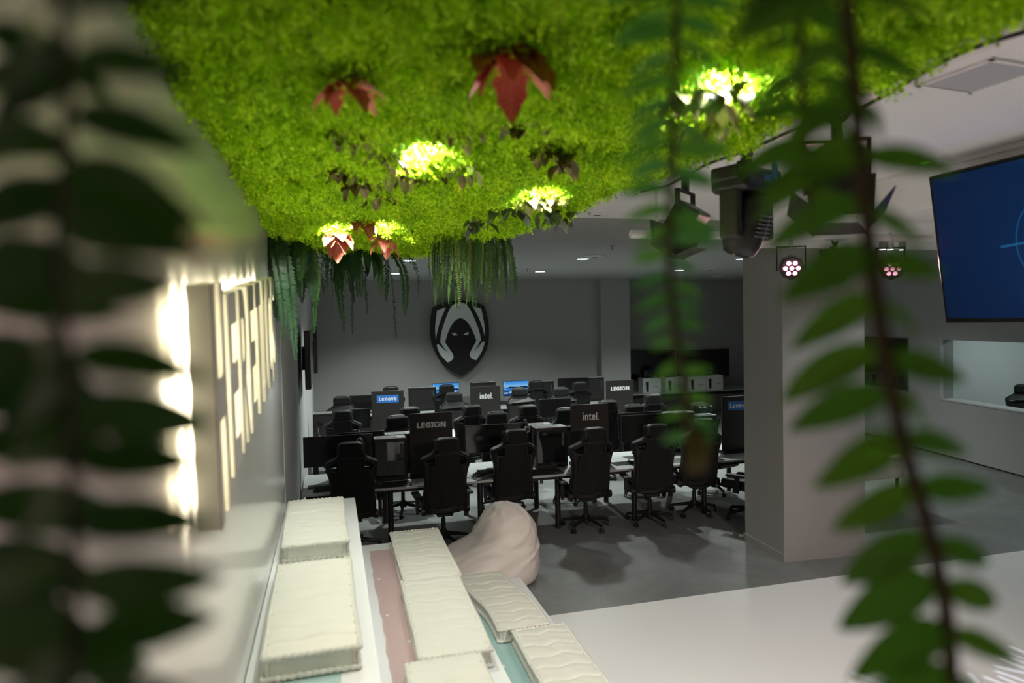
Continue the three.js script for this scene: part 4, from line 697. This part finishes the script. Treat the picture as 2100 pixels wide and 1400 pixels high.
const veinTex = (base, vein, spot, rim) => canvasTex(256, 128, (x, w, h) => {
  x.fillStyle = base; x.fillRect(0, 0, w, h); for (let k = 0; k < 90; k++) { x.globalAlpha = 0.35; x.fillStyle = spot; x.beginPath(); x.ellipse((k * 0.618 % 1) * w, (k * 0.37 % 1) * h, 10, 3.5, (k % 2 ? 0.7 : -0.7), 0, 7); x.fill(); }
  x.globalAlpha = 1; x.strokeStyle = vein; x.lineWidth = 4; x.beginPath(); x.moveTo(0, h / 2); x.lineTo(w, h / 2); x.stroke(); x.lineWidth = 2; for (let k = 0; k < 12; k++) for (const s of [-1, 1]) { x.beginPath(); x.moveTo(k * 22, h / 2); x.quadraticCurveTo(k * 22 + 22, h / 2 + s * 26, k * 22 + 34, h / 2 + s * 60); x.stroke(); }
  if (rim) { x.fillStyle = rim; x.fillRect(0, 0, w, 7); x.fillRect(0, h - 7, w, 7); }
});
const MR = leafMat(1, 1, 1, 0.45, { map: veinTex('#cf6a58', '#e79a80', '#9a4338', '#d0a560') }), MB = leafMat(1, 1, 1, 0.5, { map: veinTex('#5f5a2c', '#b08a62', '#45401d', '#79763a') }), MS = leafMat(1, 1, 1, 0.4, { map: canvasTex(256, 128, (x, w, h) => { x.fillStyle = '#3d4a38'; x.fillRect(0, 0, w, h); x.strokeStyle = '#aeb9a2'; x.lineWidth = 7; for (let k = -3; k <= 3; k++) { x.beginPath(); x.moveTo(0, h / 2); x.quadraticCurveTo(w / 2, h / 2 + k * 38, w, h / 2); x.stroke(); } }) }), MP = leafMat(1, 1, 1, 0.5, { map: veinTex('#9aa35a', '#d9d6a4', '#7d8a42', '#c9c98a') });
const redBlade = [bladeGeo({ w: 0.3, curl: 0.5, fold: 0.25, wavy: 0.10, skew: 0.7, pow: 0.9 }), bladeGeo({ w: 0.27, curl: 0.9, fold: 0.2, wavy: 0.14, skew: 0.75, pow: 0.9 })], roundBlade = [bladeGeo({ w: 0.27, curl: 0.5, fold: 0.15, n: 8 }), bladeGeo({ w: 0.3, curl: 0.8, fold: 0.3, n: 8 })];
function cluster(name, label, cat, p, n, size, mats, blades, o = {}) {
  const t = thing(name, label, cat, p, 0, o.group); part('stem', bar(V(0, 0.08, 0), V(0, -0.01, 0), 0.005, 6), leafMat(0.05, 0.09, 0.02), t);
  for (let k = 0; k < n; k++) {
    const a = k / n * Math.PI * 2 * (o.turns ?? 1) + rr(-0.3, 0.3), sp = (o.spread ?? 0) , d = V(Math.cos(a), -rr(o.dn0 ?? 0.2, o.dn1 ?? 0.9), Math.sin(a)); if (o.lean) d.add(o.lean);
    const at = V(rr(-sp, sp), rr(-0.03, 0.01), rr(-sp, sp) * (o.zs ?? 1)); const l = part('leaf', blades[k % blades.length], mats[k % mats.length], t); orient(l, at, d, V(0, 1, 0), size * rr(0.75, 1.15));
  }
  return t;
}
const on = (px, py, dy = 0.05) => { const p = onY(px, py, 3.42); const q = onY(px, py, mossY(p.x, p.z) - dy); return [q.x, q.y, q.z]; };
const fwd = V(0.1, -0.15, 0.6);
cluster('red_leaf_plant', 'large dull red leaf rosette hanging from the moss, drooping pointed leaves', 'plant', on(1045, 95, 0.06), 9, 0.175, [MR], redBlade, { dn0: 0.1, dn1: 1.0, lean: fwd });
cluster('red_leaf_plant', 'small red rosette half sunk in the moss near the left wall side', 'plant', on(705, 160, 0.085), 7, 0.12, [MR], redBlade, { dn0: 0.0, dn1: 0.5, lean: fwd });
cluster('red_leaf_plant', 'dark red rosette just above the two salmon ones', 'plant', on(745, 440), 6, 0.19, [MR], redBlade, { dn0: 0.2, dn1: 1, lean: fwd });
cluster('red_leaf_plant', 'bright salmon rosette lit by a moss lamp', 'plant', on(690, 472, 0.05), 9, 0.20, [MR], redBlade, { dn0: 0.1, dn1: 1.0, lean: fwd });
cluster('red_leaf_plant', 'salmon rosette hanging beside the lit one over dark fern leaves', 'plant', on(790, 474, 0.05), 9, 0.20, [MR], redBlade, { dn0: 0.1, dn1: 1.0, lean: fwd });
for (const [px, py, n, s, lb] of [[712, 268, 9, 0.055, 'brownish small-leaf plant above the central moss lamp'], [690, 340, 12, 0.06, 'brownish small-leaf plant at the left of the central moss lamp'], [740, 370, 12, 0.065, 'brownish small-leaf plant hanging below the central moss lamp'], [780, 395, 10, 0.06, 'trailing brown small-leaf plant under the central moss lamp'], [800, 310, 9, 0.06, 'brown small-leaf plant right behind the central moss lamp'], [925, 265, 8, 0.05, 'sparse brown small-leaf plant right of the central lamp'], [960, 260, 6, 0.045, 'tiny brown small-leaf plant near the large red rosette'], [1080, 240, 7, 0.065, 'star-shaped brown leaf plant under the large red rosette'], [1150, 320, 10, 0.07, 'brown small-leaf plant between the central and right lamps'], [1120, 300, 7, 0.055, 'brown small-leaf plant just left of the right lamp']])
  cluster('small_leaf_plant', lb, 'plant', on(px, py, 0.075), n + 4, s * 1.35, [MB], roundBlade, { spread: 0.05, zs: 1.2, dn0: 0, dn1: 0.7, lean: V(0, -0.1, 0.4), group: 'small plants in the moss' });
for (const [px, py, n, s, lb] of [[765, 348, 12, 0.06, 'pale green plant glowing under the central moss lamp, left part'], [825, 345, 14, 0.065, 'pale green plant glowing under the central moss lamp, middle'], [885, 342, 10, 0.055, 'pale green plant glowing under the central moss lamp, right part'], [940, 345, 7, 0.05, 'wispy pale plant right of the central moss lamp'], [1085, 405, 12, 0.06, 'pale plant glowing at the far right moss lamp'], [1130, 405, 12, 0.06, 'pale plant at the moss corner beside the striped leaves'], [1430, 185, 14, 0.06, 'bright pale plant at the lamp behind the hanging vine'], [1500, 185, 12, 0.06, 'bright pale plant beside the stage pipe'], [1455, 250, 5, 0.07, 'two pale oval leaves dangling under the lamp behind the vine']])
  cluster('pale_leaf_plant', lb, 'plant', on(px, py, 0.10), n + 3, s * 1.35, [MP, MP, MB], roundBlade, { spread: 0.075, zs: 1, dn0: 0.1, dn1: 0.9, lean: V(0, -0.25, 0.4), group: 'pale plants at the moss lamps' });
for (const [px, py, lb] of [[985, 450, 'striped leaf plant low at the moss front edge'], [1040, 425, 'striped leaf plant beside the far right moss lamp'], [1140, 432, 'striped leaf plant at the moss corner by the detector']]) cluster('striped_leaf_plant', lb, 'plant', on(px, py, 0.08), 14, 0.115, [MS], roundBlade, { spread: 0.09, dn0: 0.0, dn1: 0.8, lean: fwd, group: 'striped leaf plants' });
cluster('broad_leaf_plant', 'dark broad strap leaves between the salmon rosettes and the ferns', 'plant', on(745, 492, 0.03), 9, 0.34, [leafMat(0.02, 0.075, 0.02, 0.4)], [bladeGeo({ w: 0.13, curl: 0.9, fold: 0.3 }), bladeGeo({ w: 0.11, curl: 1.2, fold: 0.3 })], { dn0: 0.3, dn1: 1.1 });
cluster('broad_leaf_plant', 'dark broad leaves over the hanging fern bunch', 'plant', on(1010, 470, 0.03), 8, 0.26, [leafMat(0.025, 0.08, 0.02, 0.4)], [bladeGeo({ w: 0.12, curl: 0.5, fold: 0.3 })], { dn0: -0.1, dn1: 0.5 });

// ------------------------------------------------------------------ ferns
function frondGeo(az, L, out, n, ll, lw, droop = 1.25) {
  const P = [], tri = (a, b, c) => P.push(a.x, a.y, a.z, b.x, b.y, b.z, c.x, c.y, c.z), H = V(Math.cos(az), 0, Math.sin(az)), k1 = rr(-0.5, 0.5), tw = rr(-0.5, 0.5);
  const at = t => V(0, 0, 0).addScaledVector(H, out * (1 - Math.exp(-2.6 * t)) * (1 + 0.15 * Math.sin(t * 3 + k1))).add(V(0.03 * L * Math.sin(t * 4 + k1 * 6) * t, -L * Math.pow(t, droop), 0.03 * L * Math.cos(t * 3 + k1 * 4) * t));
  let prev = at(0); const sd0 = V(-Math.sin(az), 0, Math.cos(az));
  for (let i = 1; i <= n; i++) {
    const t = i / n, p = at(t), T = p.clone().sub(prev).normalize(), S = sd0.clone().applyAxisAngle(T, tw + 0.6 * t).addScaledVector(T, -sd0.dot(T)).normalize(), N = T.clone().cross(S); const w = 0.0022 * (1 - 0.7 * t);
    tri(prev.clone().addScaledVector(S, -w), prev.clone().addScaledVector(S, w), p); tri(prev.clone().addScaledVector(N, -w), prev.clone().addScaledVector(N, w), p);
    if (t > 0.06) for (const s of [-1, 1]) { const l = ll * Math.pow(Math.sin(Math.PI * (0.1 + 0.88 * t)), 0.55) * rr(0.85, 1.1), d = S.clone().multiplyScalar(s).addScaledVector(T, 0.22).addScaledVector(N, rr(-0.3, 0.25)).normalize(), q = T.clone().multiplyScalar(lw), m = p.clone().addScaledVector(d, l * 0.4), e = p.clone().addScaledVector(d, l).addScaledVector(T, lw * 0.6); tri(p, m.clone().add(q), e); tri(p, e, m.clone().sub(q)); }
    prev = p;
  }
  const g = new THREE.BufferGeometry(); g.setAttribute('position', new THREE.Float32BufferAttribute(P, 3)); g.computeVertexNormals(); g.setAttribute('uv', new THREE.Float32BufferAttribute(new Float32Array(P.length / 3 * 2), 2)); return g;
}
const FM = [leafMat(0.036, 0.10, 0.028, 0.5), leafMat(0.045, 0.125, 0.028, 0.5), leafMat(0.026, 0.08, 0.032, 0.5), leafMat(0.08, 0.165, 0.04, 0.5)];
const FB = [leafMat(0.075, 0.17, 0.035, 0.5), leafMat(0.10, 0.20, 0.04, 0.5), leafMat(0.05, 0.14, 0.035, 0.5), leafMat(0.15, 0.23, 0.05, 0.5)];
function fern(label, px, py, list, o = {}) {
  const p = on(px, py, 0.0), t = thing('hanging_fern', label, 'fern', p, 0, 'ferns hanging from the moss edge'); part('crown', new THREE.SphereGeometry(0.05, 10, 8), leafMat(0.02, 0.05, 0.015, 0.8), t);
  for (const [az, L, out, ll] of list) part('frond', frondGeo(az, L, out, Math.round(L * 75) + 14, ll ?? 0.05, 0.0085), FM[Math.floor(rnd() * FM.length)], t); return t;
}
const fr = (n, L0, L1, o0, o1, ll) => Array.from({ length: n }, (_, k) => [k / n * 6.283 + rr(-0.3, 0.3), rr(L0, L1), rr(o0, o1), ll]);
fern('dark green fern trailing down the glossy left wall', 552, 452, [...fr(22, 0.35, 0.72, 0.03, 0.14), [0.6, 0.95, 0.2], [1.2, 0.8, 0.18], [0.2, 0.78, 0.16]]);
fern('dark green fern with long fronds next to the left wall', 618, 468, [...fr(24, 0.3, 0.62, 0.05, 0.22), [0.3, 0.75, 0.1], [2.0, 0.7, 0.1]]);
fern('green fern with hanging fronds below the salmon rosettes', 700, 490, [...fr(14, 0.25, 0.5, 0.05, 0.2), [0.2, 0.80, 0.10], [2.2, 0.78, 0.04], [-0.4, 0.62, 0.2]]);
fern('green fern with sparse long fronds right of the salmon rosettes', 765, 492, [[0.1, 0.5, 0.12], [-0.2, 0.82, 0.20], [0.4, 0.62, 0.3], [0.0, 0.5, 0.4], [2.5, 0.55, 0.08], [3.3, 0.5, 0.2], [1.2, 0.45, 0.1]]);
{ // dense bunch of mixed hanging greenery
  const p = on(968, 470, 0.0), t = thing('hanging_fern', 'dense hanging bunch of mixed ferns above the hooded crest', 'fern', p); part('basket', new THREE.SphereGeometry(0.16, 16, 10).scale(1.5, 0.45, 1.2), leafMat(0.02, 0.05, 0.015, 0.9), t);
  for (let k = 0; k < 90; k++) { const a = k * 2.399, r = 0.235 * Math.sqrt((k + 0.5) / 90), f = part('frond', frondGeo(a, rr(0.36, 0.62) * (1 - 0.15 * r / 0.235), rr(0.01, 0.07), 34, k % 3 ? 0.022 : 0.034, k % 3 ? 0.009 : 0.005, 1.05), FB[(k * 7) % 4], t); f.position.set(Math.cos(a) * r * 1.25, -0.03, Math.sin(a) * r); }
}

// ------------------------------------------------------------------ lamps sunk in the moss
function mossLamp(label, x, z, k = 1, dx = 0, dz = 0) {
  const y = mossY(x, z) - 0.03, t = thing('moss_spot', label, 'spotlight', [x, y, z], 0, 'spotlights sunk in the moss');
  part('can', cy(0.02, 0.022, 0.1, 0, 0.055, 0, 16), M.black, t); for (const e of [-1, 1]) part('led', cy(0.006, 0.006, 0.006, e * 0.011, 0.002, 0, 12), glow(0xf4f6ff, 12), t);
  const s = new THREE.SpotLight(COL.moss, LEVEL.moss * k, 0, 1.36, 0.8, 2); s.shadow.radius = 1.6; lamp(s, V(x, y - 0.012, z), V(x + dx, 0, z + dz));
}
['spotlight in the moss amid pale leaves, centre', 'spotlight in the moss near the corner with striped leaves', 'spotlight in the moss between the salmon rosettes', 'spotlight in the moss behind the right salmon rosette', 'spotlight in the moss behind the hanging vine'].forEach((l, i) => mossLamp(l, ...LAMPS[i], 0, -0.7));

// ------------------------------------------------------------------ vines hanging close to the camera
const vineBlade = [bladeGeo({ w: 0.19, curl: 0.55, fold: 0.2, skew: 0.75, n: 10 }), bladeGeo({ w: 0.18, curl: 0.9, fold: 0.15, skew: 0.75, n: 10 }), bladeGeo({ w: 0.19, curl: 0.3, fold: 0.25, skew: 0.7, n: 10 })];
function vine(label, path, dist, o) { // path: pixels down the photograph, at a distance in metres
  const pts = path.map(([x, y, d]) => { const r = ray(x, y), s = (d ?? dist); return r.multiplyScalar(s).add(camera.position); });
  const first = pts[0].clone(); const top = V(first.x, mossY(first.x, first.z), first.z); const all = [top, ...(first.y < top.y - 0.05 ? pts : pts.slice(1))], curve = new THREE.CatmullRomCurve3(all), base = top;
  const t = thing('hanging_vine', label, 'vine', base), loc = p => p.clone().sub(base); const right = V(1, 0, 0).applyQuaternion(camera.quaternion);
  const g = new THREE.TubeGeometry(new THREE.CatmullRomCurve3(all.map(loc)), 80, o.stem ?? 0.003, 6); part('stem', g, o.stemMat, t);
  const len = curve.getLength(); let s = o.start ?? 0.03, i = 0;
  while (s < len - 0.004) {
    const u = s / len, p = curve.getPointAt(u), T = curve.getTangentAt(u), R = right.clone().addScaledVector(T, -right.dot(T)).normalize(), F = T.clone().cross(R);
    for (const sd of [-1, 1]) {
      const f = o.size(u, sd, i), d = R.clone().multiplyScalar(sd).addScaledVector(T, (o.lean ?? 0.25) + rr(-0.2, 0.2)).addScaledVector(F, rr(-0.55, 0.55)).normalize();
      const up = F.clone().addScaledVector(T, -rr(0.1, 1.0)).addScaledVector(R, rr(-0.3, 0.3)); const l = part('leaf', vineBlade[i++ % 3], o.mats[Math.floor(rnd() * o.mats.length)], t); orient(l, loc(p.clone().addScaledVector(T, sd * 0.004)), d, up, f * rr(0.85, 1.12));
    }
    s += o.step * rr(0.85, 1.15);
  }
}
const TR = { transmission: 0.4, thickness: 0 }; const VD = [leafMat(0.045, 0.135, 0.03, 0.45), leafMat(0.06, 0.17, 0.032, 0.45)], VG = [leafMat(0.10, 0.38, 0.06, 0.9, TR), leafMat(0.14, 0.45, 0.06, 0.9, TR), leafMat(0.10, 0.36, 0.09, 0.9, TR)], VT = [leafMat(0.06, 0.20, 0.014, 0.9, TR), leafMat(0.08, 0.23, 0.014, 0.9, TR)];
vine('broad dark vine hanging close before the left wall lettering', [[110, -420], [120, -100], [140, 200], [120, 500], [140, 800], [150, 1100], [150, 1500], [150, 1700]], 0.31, { step: 0.0255, size: () => 0.068, mats: VD, stemMat: mat([0.03, 0.035, 0.015], 0.7), stem: 0.003, lean: 0.1, face: 1.0 });
vine('second dark vine hanging at the frame edge beside the left wall', [[-60, -420], [-50, -100], [-40, 400], [-60, 900], [-40, 1300], [-40, 1700]], 0.36, { step: 0.027, size: () => 0.078, mats: VD, stemMat: mat([0.03, 0.035, 0.015], 0.7), stem: 0.003, lean: 0.1, face: 1.0 });
vine('slender bright green vine ending in a pale tip before the recess', [[1392, -300], [1388, -50], [1385, 150], [1378, 350], [1372, 520], [1385, 680], [1402, 800], [1422, 935]], 0.62, { step: 0.020, size: u => 0.074 * (1 - 0.6 * clamp((u - 0.45) / 0.45)), mats: VG, stemMat: mat([0.10, 0.09, 0.03], 0.7), stem: 0.0038, lean: 0.15, face: 0.8 });
vine('broad dark green vine hanging before the column and the big screen', [[1700, -500], [1725, -150], [1745, 100], [1765, 330], [1795, 600], [1845, 880], [1915, 1130], [1945, 1300], [1950, 1700]], 0.50, { step: 0.037, size: (u, s) => s < 0 ? 0.082 : 0.066, mats: VT, stemMat: mat([0.09, 0.06, 0.03], 0.7), stem: 0.006, lean: 0.32 });
vine('short dark vine beside the broad one, near the moss lamp', [[1600, -420], [1620, -150], [1640, 80], [1650, 260], [1660, 430]], 0.62, { step: 0.036, size: u => 0.085 * (1 - 0.3 * u), mats: VT, stemMat: mat([0.09, 0.06, 0.03], 0.7), stem: 0.004, lean: 0.2 });
{ const p = atD(1160, -10, 0.75); const l = thing('stray_leaf', 'single dark leaf drooping from the moss close to the camera', 'leaf', [p.x, p.y + 0.05, p.z]); const b = part('leaf_blade', vineBlade[2], VD[0], l); orient(b, V(-0.02, -0.02, 0), V(0.8, -0.35, 0.1), V(0, 1, 0.6), 0.075); part('leaf_stalk', bar(V(-0.02, 0.6, 0), V(-0.02, -0.02, 0), 0.0016, 5), VD[0], l); }
{ const tip = ray(1420, 915).multiplyScalar(0.62).add(camera.position), t = thing('vine_bud', 'pale yellow new leaf at the tip of the slender vine', 'leaf', tip); for (let k = 0; k < 3; k++) { const b = part('bud_leaf', vineBlade[0], leafMat(0.22, 0.19, 0.05, 0.5), t); orient(b, V(0, 0.016, 0.01), V(0.25 * (k - 1), -1, 0.15), V(0.2 * (k - 1), 0.1, 1), 0.042); } }

// ------------------------------------------------------------------ things in the display niche
{
  const A = THREE.MathUtils.degToRad(10), along = V(Math.sin(A), 0, -Math.cos(A)), into = V(Math.cos(A), 0, Math.sin(A)), P0 = V(11.25, 0, -10.63), at = (s, d, y) => { const q = P0.clone().addScaledVector(along, s).addScaledVector(into, d); return [q.x, y, q.z]; };
  const c = chairProto.clone(); c.name = numbered('gaming_chair'); c.position.set(...at(-0.98, 1.05, 0)); c.rotation.y = Math.PI / 2 + 0.75; scene.add(c);
  c.userData = {}; tag(c, 'black gaming chair in the lit side room behind the opening', 'chair');
  const r = thing('racing_rig', 'black driving wheel rig in the lit side room', 'simulator', at(-2.0, 1.0, 0), Math.PI / 2 - A + Math.PI);
  part('rig_frame', mg([rb(0.9, 0.05, 0.5, 0, 0.025, 0, 0.01, 1), rb(0.06, 1.1, 0.06, -0.1, 0.55, 0, 0.01, 1), rb(0.7, 0.06, 0.4, 0, 1.02, 0, 0.01, 1), rb(0.25, 0.4, 0.2, -0.25, 1.2, 0.1, 0.06, 2)]), M.black, r); part('rig_screen', rb(0.72, 0.36, 0.03, -0.1, 1.18, 0.16, 0.006, 1), M.blackGloss, r);
  const w = part('steering_wheel', new THREE.TorusGeometry(0.12, 0.018, 10, 30).rotateX(-0.3).translate(0.24, 1.32, -0.05), M.black, r); part('wheel_hub', mg([bx(0.2, 0.03, 0.02, 0.24, 1.32, -0.05), cy(0.04, 0.04, 0.03, 0.24, 1.32, -0.05), bx(0.04, 0.3, 0.04, 0.24, 1.17, -0.05)]), M.plastic, w);
}
renderer.render(scene, camera);
